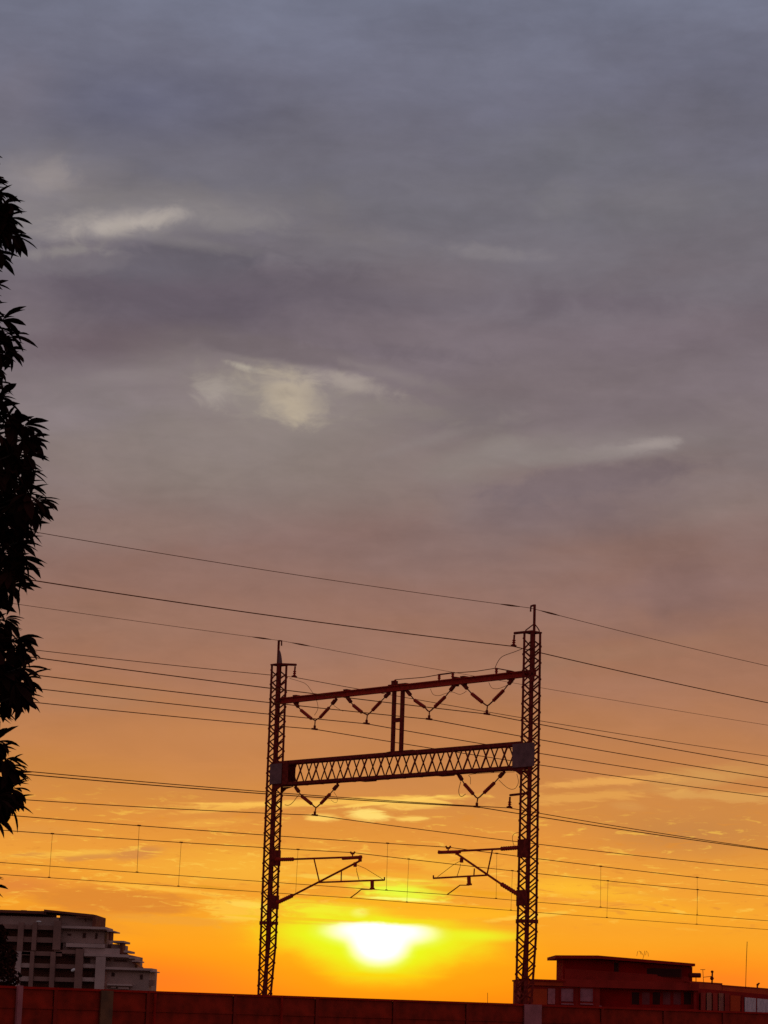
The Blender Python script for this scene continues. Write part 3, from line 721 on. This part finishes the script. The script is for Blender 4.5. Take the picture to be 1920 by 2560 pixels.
# ------------------------------------------------------------------ wires along the railway
WIRES = {  # support, point to the left, point to the right, radius, label
    'A': ((1326, 1520), (126.4, 1336.8), (1920, 1665), .0095, 'earth_wire', 'thin topmost earth wire over the peak of the right mast', 'wire'),
    'B': ((1284, 1616), (99.9, 1453.7), (1920, 1757), .0165, 'feeder_wire', 'second wire from the top, held by the arm at the head of the right mast', 'wire'),
    'C': ((704, 1602), (82, 1516), (1920, 1813), .0085, 'earth_wire', 'thin earth wire over the peak of the left mast', 'wire'),
    'D': ((735.5, 1693), (93, 1625.6), (1920, 1890.5), .0125, 'feeder_wire', 'wire held by the arm at the head of the left mast', 'wire'),
    'V4': ((1217, 1785), (73, 1642), (1920, 1913.6), .0155, 'feeder_wire', 'feeder wire hung in the upper insulator vee beside the right mast', 'wire'),
    'V3': ((1072.7, 1798), (113, 1690.7), (1920, 1944), .0155, 'feeder_wire', 'feeder wire hung in the upper insulator vee right of the twin beam posts', 'wire'),
    'V2': ((916.4, 1809.5), (108.7, 1723.5), (1920, 1969.6), .0155, 'feeder_wire', 'feeder wire hung in the upper insulator vee left of the twin beam posts', 'wire'),
    'V1': ((786.6, 1823), (77.7, 1755), (1920, 1992), .0155, 'feeder_wire', 'feeder wire hung in the upper insulator vee beside the left mast', 'wire'),
    'VR': ((1192, 2017), (86.6, 1937.8), (1920, 2125), .0165, 'feeder_wire', 'feeder wire hung in the insulator vee below the girder by the right mast', 'wire'),
    'E': ((1273.6, 2020), (86.6, 1930), (1920, 2123), .0135, 'return_wire', 'wire held by the low arm of the right mast, almost touching its neighbour', 'wire'),
    'VL': ((787, 2038), (82, 2000.7), (1920, 2173), .0150, 'feeder_wire', 'feeder wire hung in the insulator vee below the girder by the left mast', 'wire'),
    'MR': ((1120.5, 2118), (60, 2041.4), (1920, 2213), .0135, 'messenger_wire', 'messenger wire clamped on top of the right cantilever', 'wire'),
    'ML': ((881.6, 2131.5), (60, 2079.5), (1920, 2240.5), .0135, 'messenger_wire', 'messenger wire clamped on top of the left cantilever', 'wire'),
    'CR': ((1118, 2236.5), (60, 2160.6), (1920, 2302), .0105, 'contact_wire', 'contact wire pulled aside by the right cantilever', 'wire'),
    'CL': ((876, 2244.6), (60, 2190), (1920, 2324), .0105, 'contact_wire', 'lowest contact wire, pulled aside by the left cantilever', 'wire'),
}
CURVE = {}
WOBJ = {}
for key, (s0, lf, rt, r, nm, lab, cat) in WIRES.items():
    p0 = GW(G(*s0)); pl = Vector((p0.x, p0.y, 0)); bb = []
    for pt in (lf, rt):
        q = hit(*pt, pl, TV); s = (q - p0).dot(TV); bb.append((s, q.z - p0.z))
    bl = bb[0][1] / (bb[0][0] * (bb[0][0] + 50)); br = bb[1][1] / (bb[1][0] * (bb[1][0] - 50))
    fn = lambda s, p0=p0, bl=bl, br=br: p0 + TV * s + Vector((0, 0, bl * s * (s + 50) if s < 0 else br * s * (s - 50)))
    CURVE[key] = (fn, p0)
    mm = MB(); mm.tube([fn(s) for s in np.linspace(-50, 50, 81)], r, 6)
    o = mm.build(nm, 'wire', None, p0); smooth(o)
    tag(o, lab, cat, 'overhead wires along the railway'); WOBJ[key] = o
    if key in ('A', 'C'):
        for sa, sb in ((-1.15, -.75), (.75, 1.15)):
            a = MB(); a.tube([fn(sa * .5 - .1 if sa < 0 else .3) - p0, fn(sa) - p0, fn(sb) - p0, fn((sb + .2) if sb > 0 else -.3) - p0] if False else
                             [fn(x_) - p0 for x_ in np.linspace(sa - .25, sb + .25, 6)], [.012, .02, .028, .028, .02, .012], 6)
            a.build('armour_rod', 'wire', o)
def s_on(key, x, y):
    fn, p0 = CURVE[key]; q = hit(x, y, Vector((p0.x, p0.y, 0)), TV); return (q - p0).dot(TV)
DROPS = [('ML', 'CL', 131, 2085), ('MR', 'CR', 348, 2065), ('ML', 'CL', 453, 2107), ('ML', 'CL', 745, 2126), ('MR', 'CR', 969, 2110), ('ML', 'CL', 1022, 2148),
         ('MR', 'CR', 1242, 2136), ('ML', 'CL', 1281, 2180), ('MR', 'CR', 1502, 2169), ('ML', 'CL', 1520, 2205), ('MR', 'CR', 1743, 2196), ('ML', 'CL', 1744, 2226)]
DLAB = ['dropper wire above the flat roof of the terraced building, leftmost', 'dropper wire over the gap between terraced building and left mast, on the upper messenger',
        'dropper wire over the gap between terraced building and left mast, on the lower messenger', 'dropper wire beside the left mast, behind its cantilever',
        'dropper wire between the two cantilevers, on the upper messenger', 'dropper wire between the two cantilevers, on the lower messenger',
        'dropper wire behind the right cantilever, on the upper messenger', 'dropper wire close against the right mast, on the lower messenger',
        'dropper wire above the left part of the rooftop block, on the upper messenger', 'dropper wire above the left part of the rooftop block, on the lower messenger',
        'rightmost dropper wire, on the upper messenger', 'rightmost dropper wire, on the lower messenger']
for (mk, ck, x, y), lab in zip(DROPS, DLAB):
    s = s_on(mk, x, y); a = CURVE[mk][0](s)
    sc_ = s; b = CURVE[ck][0](s)
    o = thing('dropper_wire', lab, 'dropper', a, RZ, 'dropper wires between messenger and contact wire')
    mt = Matrix.Rotation(-RZ, 3, 'Z'); q = mt @ (b - a)
    mm = MB(); mm.tube([(0, 0, 0), q], .0055, 5); mm.build('hanger', 'wire', o)
    mm = MB(); mm.bar((0, -.055, .005), (0, .055, .005), .035, .042); mm.build('clip', 'wire', o)
    mm = MB(); mm.bar(q + Vector((0, -.04, .01)), q + Vector((0, .04, .01)), .03, .035); mm.build('clip', 'wire', o)

# slack jumper cables around the insulators
def cable(label, pts, r=.009, off=0.0):
    p = [G(x, y, off) for x, y in pts]; base = p[0].copy(); sm = []
    for i in range(len(p) - 1):           # Catmull-Rom
        a, b, c, d = p[max(i - 1, 0)], p[i], p[i + 1], p[min(i + 2, len(p) - 1)]
        for k_ in range(5):
            t_ = k_ / 5; sm.append(.5 * ((2 * b) + (c - a) * t_ + (2 * a - 5 * b + 4 * c - d) * t_ ** 2 + (3 * b - a - 3 * c + d) * t_ ** 3))
    sm.append(p[-1])
    mm = MB(); mm.tube([v - base for v in sm], r, 5)
    o = mm.build('jumper_cable', 'wire', None); o.location = GW(base); o.rotation_euler = (0, 0, RZ)
    return tag(o, label, 'cable', 'slack jumper cables on the gantry')
cable('slack cable looping from the right mast head down to the upper beam', [(1308, 1621), (1285, 1630), (1258, 1640), (1246, 1652), (1237, 1671)], .011)
cable('slack cable from the left mast head across the beam into the first insulator vee', [(724, 1696), (745, 1702), (763, 1709), (775, 1722), (789, 1745), (795, 1770), (786, 1788)], .008, .12)
cable('slack cable loop below the beam by the insulator vee closest to the right mast', [(1222, 1706), (1229, 1719), (1243, 1722), (1262, 1716), (1275, 1708)], .008)
cable('slack cable loop below the beam between the two insulator vees near the right mast', [(1076, 1722), (1083, 1736), (1098, 1739), (1113, 1734), (1130, 1730), (1150, 1736), (1166, 1728)], .008)
cable('slack cable loop inside the insulator vee left of the twin beam posts', [(835, 1764), (848, 1773), (858, 1778)], .008)
cable('slack cable drooping between left mast and the insulator vee below the girder', [(712, 2012), (722, 2013), (732, 2006), (742, 1993), (748, 1988)], .011)
cable('slack cable loop at the right leg of the left insulator vee below the girder', [(834, 1979), (842, 1992), (843, 2004), (836, 2006), (828, 2000)], .006)
cable('slack cable loop hanging from the left leg of the right insulator vee below the girder', [(1152, 1954), (1147, 1975), (1149, 1988), (1155, 1991), (1164, 1985)], .011)
cable('slack cable looping from the right insulator vee below the girder to the right mast', [(1247, 1950), (1264, 1966), (1278, 1973), (1289, 1970), (1296, 1955), (1292, 1935)], .009)
cable('thin bent conduit below the right end of the girder', [(1286, 1930), (1250, 1931), (1177, 1936), (1176.5, 1945), (1176, 1961)], .008)
cable('small cable loop on the right mast above the cantilever', [(1302, 2081), (1288, 2083), (1281, 2092), (1283, 2108), (1287, 2118)], .008)

# ------------------------------------------------------------------ far buildings
def slab(mm, x0, x1, yt0, yt1, yb0, yb1, Y0, Y1, depth):
    """upright block whose front runs between two surveyed bearings"""
    a, b = at(x0, yt0, Y0), at(x1, yt1, Y1); c, d = at(x0, yb0, Y0), at(x1, yb1, Y1)
    dv = Vector((0, depth, 0))
    mm.hexa([Vector((a.x, Y0, c.z)), Vector((b.x, Y1, d.z)), Vector((b.x, Y1, d.z)) + dv, Vector((a.x, Y0, c.z)) + dv,
             Vector((a.x, Y0, a.z)), Vector((b.x, Y1, b.z)), Vector((b.x, Y1, b.z)) + dv, Vector((a.x, Y0, a.z)) + dv])
# --- terraced building on the left
YL = 530.0
base = at(100, 2480, YL); base.z = 0
tb = thing('terraced_building', 'pale stepped apartment building with deep balconies and terraces falling to the right', 'building', base)
def tpart(name, mat, blocks, parent=None, label=None):
    mm = MB()
    for b in blocks: slab(mm, *b)
    o = mm.build(name, mat, parent or tb, base)
    if label: o['label'] = label
    return o
S = .0317
def h(x, y, x1): return y + (x1 - x) * S           # follow the level across the tilt of the picture
def blk(x0, x1, yt, yb, Y=YL, depth=14): return (x0, x1, yt, h(x0, yt, x1), yb, h(x0, yb, x1), Y, Y, depth)
core = tpart('wall', 'white', [blk(-160, 200, 2284, 2600, YL + 4, 30), blk(150, 236, 2289, 2322, YL + 1.2, 18), blk(152, 262, 2324, 2356, YL + 1, 18),
                               blk(158, 300, 2356, 2388, YL + 1.4, 18), blk(208, 338, 2386, 2422, YL + .8, 18), blk(262, 375, 2426, 2600, YL + .4, 18), blk(200, 264, 2390, 2600, YL + 5, 14)])
tpart('roof', 'roofl', [blk(-160, 110, 2269, 2276, YL - 1, 22), (110, 234, 2273.5, 2286, 2279, 2292, YL - 1, YL - 1, 22)])
for x0, x1, y0 in ((-30, -22, 2275), (52, 66, 2275), (103, 116, 2277), (190, 240, 2286)):
    tpart('roof_post', 'recess', [blk(x0, x1, y0, y0 + 9, YL - .6, .8)])
tpart('roof_end', 'roofl', [blk(232, 240, 2287, 2322, YL - .8, 20)])
tpart('penthouse_wall', 'white', [blk(-160, 148, 2284, 2308, YL + .5, 3)])
for x0, x1, yt, yb in ((152, 266, 2314, 2320), (268, 284, 2326, 2329), (278, 310, 2351, 2356), (210, 322, 2383, 2390), (262, 379, 2417, 2423), (375, 386, 2427.5, 2430), (310, 322, 2376, 2381), (322, 336, 2393, 2396), (330, 346, 2401, 2404), (268, 330, 2459, 2463)):
    tpart('terrace_slab', 'cream', [blk(x0, x1, yt, yb, YL - 1.2, 14)])
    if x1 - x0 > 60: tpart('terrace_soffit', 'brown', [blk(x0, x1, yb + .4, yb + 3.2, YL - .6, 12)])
tpart('balcony_band', 'cream', [blk(165, 262, 2357, 2367, YL - .8, 3)]); tpart('balcony_band', 'cream', [blk(208, 300, 2369, 2383, YL - .4, 3)])
tpart('pergola', 'roofl', [(300, 324, 2374, 2392, 2382, 2397, YL - .5, YL - .5, 8)]); tpart('pergola', 'roofl', [(330, 350, 2401, 2417, 2406, 2419, YL - .5, YL - .5, 8)])
tpart('pergola', 'roofl', [blk(272, 277, 2330, 2350, YL, 6)]); tpart('pergola', 'roofl', [blk(300, 307, 2356, 2380, YL, 6)])
tpart('balcony', 'brown', [blk(374, 384, 2450, 2464, YL, 5)])
# balcony grid: slabs, columns
for x0, x1, yt, yb, mt in ((-60, 150, 2308, 2319, 'brown'), (-60, 150, 2338, 2351, 'brown'), (-60, 155, 2373, 2384, 'brown'), (26, 80, 2378, 2385, 'cream'), (40, 82, 2407, 2418, 'cream'), (84, 200, 2408, 2419, 'brown'),
                           (135, 200, 2374, 2383, 'brown'), (40, 82, 2440, 2452, 'cream'), (84, 200, 2441, 2452, 'brown'), (203, 245, 2410, 2419, 'cream'), (203, 245, 2443, 2453, 'cream'), (-60, 32, 2440, 2452, 'cream')):
    tpart('balcony_slab', mt, [blk(x0, x1, yt, yb, YL - .8, 5)])
for x0, x1, yt, yb, mt in ((46, 60, 2306, 2378, 'brown'), (82, 93, 2306, 2376, 'brown'), (135, 154, 2301, 2374, 'brown'), (-20, -8, 2310, 2380, 'brown'), (40, 54, 2378, 2475, 'cream'), (76, 86, 2378, 2475, 'brown'), (127, 139, 2380, 2475, 'brown'),
                           (190, 209, 2372, 2475, 'brown'), (240, 264, 2392, 2475, 'cream')):
    tpart('column', mt, [blk(x0, x1, yt, yb, YL - 1.4, 1.0)])
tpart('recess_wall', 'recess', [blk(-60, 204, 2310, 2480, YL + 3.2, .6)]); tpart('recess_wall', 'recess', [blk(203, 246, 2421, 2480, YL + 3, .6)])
for x0, x1, yt, yb, Y in ((207, 215, 2332, 2345, 1.0), (238, 244, 2333, 2347, 1.0), (169, 178, 2334, 2339, 1.0), (269, 278, 2361, 2372, 1.4), (211, 226, 2394, 2407, .8), (242, 250, 2395, 2404, .8), (269, 277, 2398, 2402, .8), (285, 318, 2399, 2404, .8),
                          (279, 287, 2431, 2441, .4), (350, 357, 2436, 2448, .4), (213, 216, 2293, 2304, 1.2)):
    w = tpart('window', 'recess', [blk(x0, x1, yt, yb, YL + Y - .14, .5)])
    tpart('pane', 'glassl', [blk(x0 + 1, x1 - 1, yt + 1, yb - 1, YL + Y - .2, .05)], w)
for x0, x1, yt, yb in ((278, 290, 2462, 2470), (295, 322, 2466, 2472)): tpart('parapet', 'cream', [blk(x0, x1, yt, yb, YL - .5, 1)])
for i, (x, y) in enumerate(((183, 2425), (33, 2456), (97, 2304))):
    c = at(x, y, YL - 2.6 if i < 2 else YL - 2); mm = MB(); r = .3
    mm.tube([(c.x - .4, c.y, c.z - .22), (c.x - .15, c.y, c.z - .1), (c.x + .15, c.y, c.z + .1), (c.x + .4, c.y, c.z + .22)] if i < 2 else [(c.x - .5, c.y, c.z), (c.x, c.y, c.z + .03), (c.x + .5, c.y, c.z)], [.18, .3, .3, .18] if i < 2 else [.12, .18, .12], 8)
    mm.build('balcony_lamp', 'lampw', tb, base)

# --- low block on the right
YB = 255.0
base2 = at(1500, 2500, YB); base2.z = 0
rb = thing('rooftop_block', 'dark red flat roofed block with a raised roof room, standing behind the noise barrier', 'building', base2)
def bpart(name, mat, blocks, parent=None, label=None):
    mm = MB()
    for b in blocks: slab(mm, *b)
    o = mm.build(name, mat, parent or rb, base2)
    if label: o['label'] = label
    return o
def bb_(x0, x1, yt, yb, Y=YB, depth=12, s=S): return (x0, x1, yt, yt + (x1 - x0) * s, yb, yb + (x1 - x0) * s, Y, Y, depth)
bpart('wall', 'brick', [bb_(1303, 1500, 2458, 2640, YB + .2, 14)])
bpart('wall', 'brick2', [bb_(1500, 1745, 2462, 2640, YB + .9, 14)])
bpart('parapet', 'orangewall', [bb_(1303, 1410, 2450, 2462, YB - .1, 14), ])
bpart('coping', 'roofm', [bb_(1300, 1412, 2446.5, 2450.5, YB - .3, 14)])
bpart('parapet', 'brick', [bb_(1408, 1748, 2447, 2466, YB - .15, 1.0)])
bpart('right_wing', 'brick2', [(1735, 1925, 2470, 2487, 2640, 2650, YB - .1, YB + 28, 14), (1925, 2100, 2487, 2503, 2650, 2655, YB + 28, YB + 55, 14)])
bpart('parapet', 'orangewall', [(1725, 1805, 2455.5, 2461.5, 2475, 2480, YB - .3, YB + 12, 14), (1806, 1926, 2465, 2475, 2481, 2489, YB + 12, YB + 28, 14)])
bpart('coping', 'roofm', [(1722, 1806, 2452.5, 2458, 2456, 2462, YB - .5, YB + 12, 14), (1806, 1940, 2462, 2472.5, 2465.5, 2476, YB + 11.8, YB + 30, 14)])
bpart('ledge', 'roofm', [bb_(1345, 1560, 2511, 2515, YB - .5, 1)]); bpart('ledge', 'roofm', [bb_(1566, 1745, 2518, 2522, YB - .3, 1)])
for i in range(6):
    x = 1578 + i * 26
    w = bpart('window', 'brick2', [bb_(x, x + 22, 2478, 2480, YB + .84, .2), bb_(x, x + 1.5, 2480, 2512, YB + .84, .2), bb_(x + 20.5, x + 22, 2480, 2512, YB + .84, .2)])
    bpart('pane', 'duskpane' if i in (1, 3, 4) else 'glassd', [bb_(x + 1.5, x + 20.5, 2480.5, 2511, YB + .87, .05)], w)
for i in range(5):
    x = 1752 + i * 15
    bpart('wall_panel', 'duskpane' if i % 2 else 'brick', [(x, x + 12, 2481 + i * .6, 2481.4 + i * .6, 2530, 2530, YB + 1.4 + i * 2.1, YB + 3.2 + i * 2.1, .2)])
# roof room
bpart('roof_room', 'brick2', [(1408, 1731, 2393, 2417, 2452, 2462, YB + 1, YB + 3, 9)])
bpart('roof_room_wall', 'brick', [(1412, 1722, 2421, 2442, 2450, 2460, YB + .8, YB + 2.8, .15)])
bpart('roof', 'roofm', [(1389, 1495, 2388, 2388.5, 2396, 2396.5, YB - .5, YB, 12), (1495, 1738, 2388.5, 2409, 2396.5, 2415.5, YB, YB + 2, 12)])
for x0, x1, yt, yb in ((1600, 1705, 2418, 2441), (1515, 1548, 2404, 2434)):
    w = bpart('window', 'dark', [bb_(x0, x1, yt, yb, YB + 1.2 + (x0 - 1408) * .006, .6)])
    bpart('pane', 'glassd', [bb_(x0 + 3, x1 - 3, yt + 2, yb - 2, YB + 1.14 + (x0 - 1408) * .006, .05)], w)
for x0, x1, yt, yb, mt in ((1403, 1434, 2470, 2503, 'curtain'), (1451, 1483, 2470, 2503, 'curtain')):
    w = bpart('window', 'brick2', [bb_(x0 - 2, x1 + 2, yt - 2, yt, YB - .05, .3), bb_(x0 - 2, x0, yt, yb + 8, YB - .05, .3), bb_(x1, x1 + 2, yt, yb + 8, YB - .05, .3)])
    bpart('pane', mt, [bb_(x0, x1, yt, yb, YB + .1, .05)], w); bpart('sill', 'curtain', [bb_(x0, x1, yb + 5, yb + 8, YB - .1, .3)], w)
bpart('wall_panel', 'post', [bb_(1370, 1388, 2471, 2510, YB + .08, .1)]); bpart('wall_panel', 'orangewall', [bb_(1310, 1368, 2471, 2510, YB + .1, .08)])
bpart('drain_pipe', 'post', [bb_(1498, 1504, 2514, 2600, YB - .6, .3)]); bpart('drain_pipe', 'post', [bb_(1655, 1660, 2522, 2600, YB - .4, .3)])
bpart('column', 'orangewall', [(1826, 1851, 2488, 2490, 2640, 2640, YB + 12, YB + 12.5, .5)])
w = bpart('window', 'brick2', [(1854, 1925, 2488, 2494, 2534, 2538, YB + 14, YB + 24, .3)], label='wide window with white curtains')
bpart('pane', 'whitecur', [(1862, 1890, 2493, 2495.5, 2530, 2531, YB + 14.8, YB + 18.9, .1)], w); bpart('pane', 'whitecur', [(1893, 1925, 2496, 2499, 2531, 2533, YB + 19.2, YB + 23.6, .1)], w)

# rooftop things
c = at(1738, 2448, YB + 3)
o = thing('water_tank', 'dark cylindrical water tank on legs against the roof room', 'tank', at(1738, 2454, YB + 3))
mm = MB(); a, b = at(1722, 2438, YB + 3), at(1752, 2438.5, YB + 3); bs = o.location
mm.tube([a - bs, a.lerp(b, .06) - bs, a.lerp(b, .94) - bs, b - bs], [.22, .25, .25, .22], 12); smooth(mm.build('tank_body', 'dark', o))
for x in (1726, 1740):
    mm = MB(); mm.tube([at(x, 2440, YB + 3) - bs, at(x, 2457, YB + 3) - bs], .04, 6); mm.build('leg', 'dark', o)
def antenna(name, label, cat, base_px, Y, segs, r):
    bs = at(*base_px, Y); mm = MB()
    for sg in segs: mm.tube([at(x, y, Y) - bs for x, y in sg], r, 5)
    o = mm.build(name, 'dark', None); o.location = bs; return tag(o, label, cat)
antenna('roof_aerial', 'small T-shaped roof aerial just right of the water tank', 'aerial', (1759, 2456), YB + 4, [[(1759, 2457), (1757, 2424)], [(1751, 2424), (1763, 2424)], [(1759, 2443), (1778, 2441)]], .03)
antenna('roof_ventilator', 'stubby pipe ventilator with rounded head on the right wing roof', 'ventilator', (1780, 2458), YB + 5, [[(1780, 2460), (1781, 2430)]], .09)
mm = MB()
bs = bpy.data.objects['roof_ventilator'].location
v0 = at(1780, 2447, YB + 5) - bs; v1 = at(1779, 2440, YB + 5) - bs
mm.tube([v0 - Vector((0, 0, .15)), v0, v1], [.10, .22, .12], 8); v2 = at(1780.5, 2429, YB + 5) - bs; mm.tube([v2 - Vector((0, 0, .15)), v2, v2 + Vector((0, 0, .12))], [.1, .17, .08], 8)
mm.build('cowl', 'dark', bpy.data.objects['roof_ventilator'])
antenna('whip_antenna', 'tall thin whip antenna rising from the right wing roof', 'antenna', (1864, 2470), YB + 18, [[(1864, 2472), (1866, 2400), (1868, 2354)]], .035)
antenna('tv_antenna', 'tiny loop television antenna on the roof of the raised roof room', 'antenna', (1606, 2398), YB + 5, [[(1606, 2402), (1611, 2384), (1612, 2377)], [(1592, 2390), (1594, 2379), (1599, 2377), (1603, 2386)], [(1614, 2388), (1616, 2377), (1620, 2382), (1621, 2391)], [(1601, 2378), (1608, 2388)]], .022)
antenna('roof_vent', 'small bent vent cap at the far right of the roof', 'vent', (1894, 2472), YB + 24, [[(1894, 2474), (1893, 2461), (1899, 2458)], [(1892, 2461), (1897, 2462)]], .10)
antenna('distant_mast', 'tiny distant pole on the horizon left of the right mast', 'pole', (1219, 2508), 600, [[(1219, 2520), (1219, 2482)]], .06)

# ------------------------------------------------------------------ trees
def leaf_mesh(name, L, W, mat):
    n_ = 6; vs = []; fs = []
    prof = [.10, .55, .92, 1.0, .72, .06]
    for i in range(n_):
        t_ = i / (n_ - 1); x = L * t_; w = W / 2 * prof[i]; dz = -.26 * L * t_ ** 1.7
        vs += [(x, -w, dz + w * .35), (x, 0, dz), (x, w, dz + w * .35)]
    for i in range(n_ - 1):
        a = i * 3; fs += [(a, a + 1, a + 4, a + 3), (a + 1, a + 2, a + 5, a + 4)]
    me = bpy.data.meshes.new(name); me.from_pydata(vs, [], fs); me.materials.append(MAT[mat]); return me
TY = 28.0
troot_xy = at(-520, 2500, TY)
tree = thing('broadleaf_tree', 'near dark tree at the left edge with long pointed drooping leaves', 'tree', (troot_xy.x, TY, 0))
TB = Vector((troot_xy.x, TY, 0))
EDGE = [(380, -30), (430, -12), (470, 10), (520, 42), (590, 50), (625, 20), (660, -30), (710, -32), (760, -2), (800, 30), (860, 52), (900, 20), (935, -20), (990, 22), (1040, 56), (1080, 92), (1160, 98), (1200, 70), (1250, 126), (1300, 96), (1335, 60), (1400, 82), (1450, 66), (1490, 20), (1520, -8), (1570, 66), (1640, 70), (1690, 88), (1735, 84), (1775, 10), (1800, -50), (1828, -44), (1855, 12), (1900, 40), (1940, 54), (1990, 60), (2030, 10), (2060, -10), (2090, -70), (2150, -60), (2190, -8), (2235, -14), (2262, -60), (2290, -80), (2420, -80)]
ys = [e[0] for e in EDGE]; xs = [e[1] for e in EDGE]
def edge_x(y): return float(np.interp(y, ys, xs))
ME_LEAF = [leaf_mesh('leaf', .32, .104, 'leaf'), leaf_mesh('leaf', .27, .094, 'leaf'), leaf_mesh('leaf', .22, .08, 'leaf')]
def whorl(c, n_, axis, spread, out):
    axis = axis.normalized()
    a = axis.cross(Vector((0, 0, 1)) if abs(axis.z) < .9 else Vector((1, 0, 0))).normalized(); b = axis.cross(a)
    for i in range(n_):
        ph = 2 * math.pi * (i + rng.random() * .7) / n_; sp = spread * (.35 + .75 * rng.random())
        d = (axis * math.cos(sp) + (a * math.cos(ph) + b * math.sin(ph)) * math.sin(sp)).normalized()
        d = (d + Vector((0, 0, -.30 * rng.random()))).normalized()
        x = d; up = Vector((0, 0, 1)) + Vector((rng.uniform(-.4, .4), rng.uniform(-.4, .4), 0))
        y = up.cross(x).normalized(); z = x.cross(y)
        s = rng.uniform(.8, 1.15)
        mt = Matrix((x * s, y * s, z * s)).transposed().to_4x4(); mt.translation = c + d * .015
        out.append((mt, rng.randrange(3)))
edge_leaves, inner_leaves, twigs = [], [], []
y = 384.0
while y < 2300:
    ex = edge_x(y)
    lobe = 1 if y < 2100 else .6
    c = at(ex - 24 + rng.uniform(-8, 6), y + rng.uniform(-6, 6), TY + rng.uniform(-.5, .5))
    nl = 9
    whorl(c, nl, Vector((.8, rng.uniform(-.4, .4), -.35 + rng.uniform(-.35, .35))), rad(66), edge_leaves if len(edge_leaves) < 292 else inner_leaves)
    twigs.append(c)
    y += rng.uniform(30, 46) if ex > -15 else rng.uniform(60, 90)
for dx_, st in ((46, 27), (70, 23), (96, 22), (125, 22), (165, 26), (215, 32)):
    y = 395.0
    while y < 2330:
        ex = edge_x(y) - dx_
        gap = abs(y - 1812) < 26 or abs(y - 2115) < 50 or y > 2240
        if not (gap and dx_ < 60) and (y > 420 or dx_ > 30):
            c = at(ex + rng.uniform(-14, 14), y, TY + rng.uniform(-.9, .9))
            whorl(c, 8, Vector((.55, rng.uniform(-.8, .8), -.3 + rng.uniform(-.4, .4))), rad(80), inner_leaves)
            if rng.random() < .25: twigs.append(c)
        y += rng.uniform(st * .7, st * 1.3)
# the rest of the crown, out of frame
zc, zr = EYE + 4.2, 6.6
for i in range(620):
    z = rng.uniform(-1, 1); th = rng.uniform(0, 2 * math.pi); rr = math.sqrt(max(0, 1 - z * z * .8)) * (rng.random() ** .35)
    p = Vector((TB.x + 2.25 * rr * math.cos(th), TY + 2.5 * rr * math.sin(th), zc + zr * z))
    dd = p - Vector((0, 0, EYE)); k_ = dd.y
    if p.x > -.1717 * k_ * 1.0 + -.0 * (p.z): 
        continue
    whorl(p, 7, p - Vector((TB.x, TY, p.z + .6)), rad(75), inner_leaves)
    if rng.random() < .15: twigs.append(p)
for mt, k_ in edge_leaves[:296]:
    o = bpy.data.objects.new('leaf', ME_LEAF[k_]); COL.objects.link(o); o.parent = tree
    m2 = mt.copy(); m2.translation = mt.translation - TB; o.matrix_local = m2
vs, fs = [], []
for mt, k_ in inner_leaves + edge_leaves[296:]:
    me = ME_LEAF[k_]; o_ = len(vs)
    vs += [mt @ v.co - TB for v in me.vertices]; fs += [tuple(i + o_ for i in p.vertices) for p in me.polygons]
me = bpy.data.meshes.new('foliage'); me.from_pydata(vs, [], fs); me.materials.append(MAT['leaf'])
fo = bpy.data.objects.new('foliage', me); COL.objects.link(fo); fo.parent = tree; fo['kind'] = 'stuff'
mm = MB(); mm.tube([(0, 0, -.3), (.05, 0, 2), (0, .1, 6), (.1, 0, 11), (.05, .05, 15), (0, 0, 18)], [.32, .24, .20, .14, .09, .03], 10)
tr = smooth(mm.build('trunk', 'bark', tree))
for i, c in enumerate(twigs):
    q = c - TB; z0 = max(2.5, min(17.5, q.z - abs(q.x) * .45 - .4)); st = Vector((.05, .03, z0))
    mid = st.lerp(q, .55) + Vector((0, 0, .12 * abs(q.x)))
    mm = MB(); mm.tube([st, mid, q], [.05, .025, .008], 6); mm.build('branch', 'bark', tree)

# far tree in front of the terraced building
FT = at(-42, 2480, 400.0); FT.z = 0
ft = thing('roadside_tree', 'small dark tree standing before the left end of the terraced building', 'tree', FT)
mm = MB(); mm.tube([(0, 0, -.2), (.1, 0, 4), (0, 0, 9), (.2, 0, 15)], [.4, .3, .22, .06], 8); mm.build('trunk', 'bark', ft)
vs, fs = [], []
top = at(-30, 2288, 400.0).z
for i in range(5200):
    z = rng.uniform(0, 1); rr = 5.6 * math.sin(math.pi * min(.97, .12 + z * .86)) ** .7 * rng.random() ** .35
    th = rng.uniform(0, 6.283); c = Vector((rr * math.cos(th), rr * math.sin(th), 4 + (top - 4.6) * z))
    c += Vector((math.sin(c.z * 1.7) * .5, 0, math.sin(th * 3) * .3))
    d = Vector((rng.gauss(0, 1), rng.gauss(0, 1), rng.gauss(0, 1))).normalized(); e = d.cross(Vector((rng.gauss(0, 1), rng.gauss(0, 1), rng.gauss(0, 1)))).normalized()
    s = rng.uniform(.3, .6); o_ = len(vs)
    vs += [c - d * s, c + e * s * .45, c + d * s, c - e * s * .45]; fs.append((o_, o_ + 1, o_ + 2, o_ + 3))
me = bpy.data.meshes.new('crown'); me.from_pydata(vs, [], fs); me.materials.append(MAT['leaf2'])
fo = bpy.data.objects.new('crown', me); COL.objects.link(fo); fo.parent = ft; fo['kind'] = 'stuff'
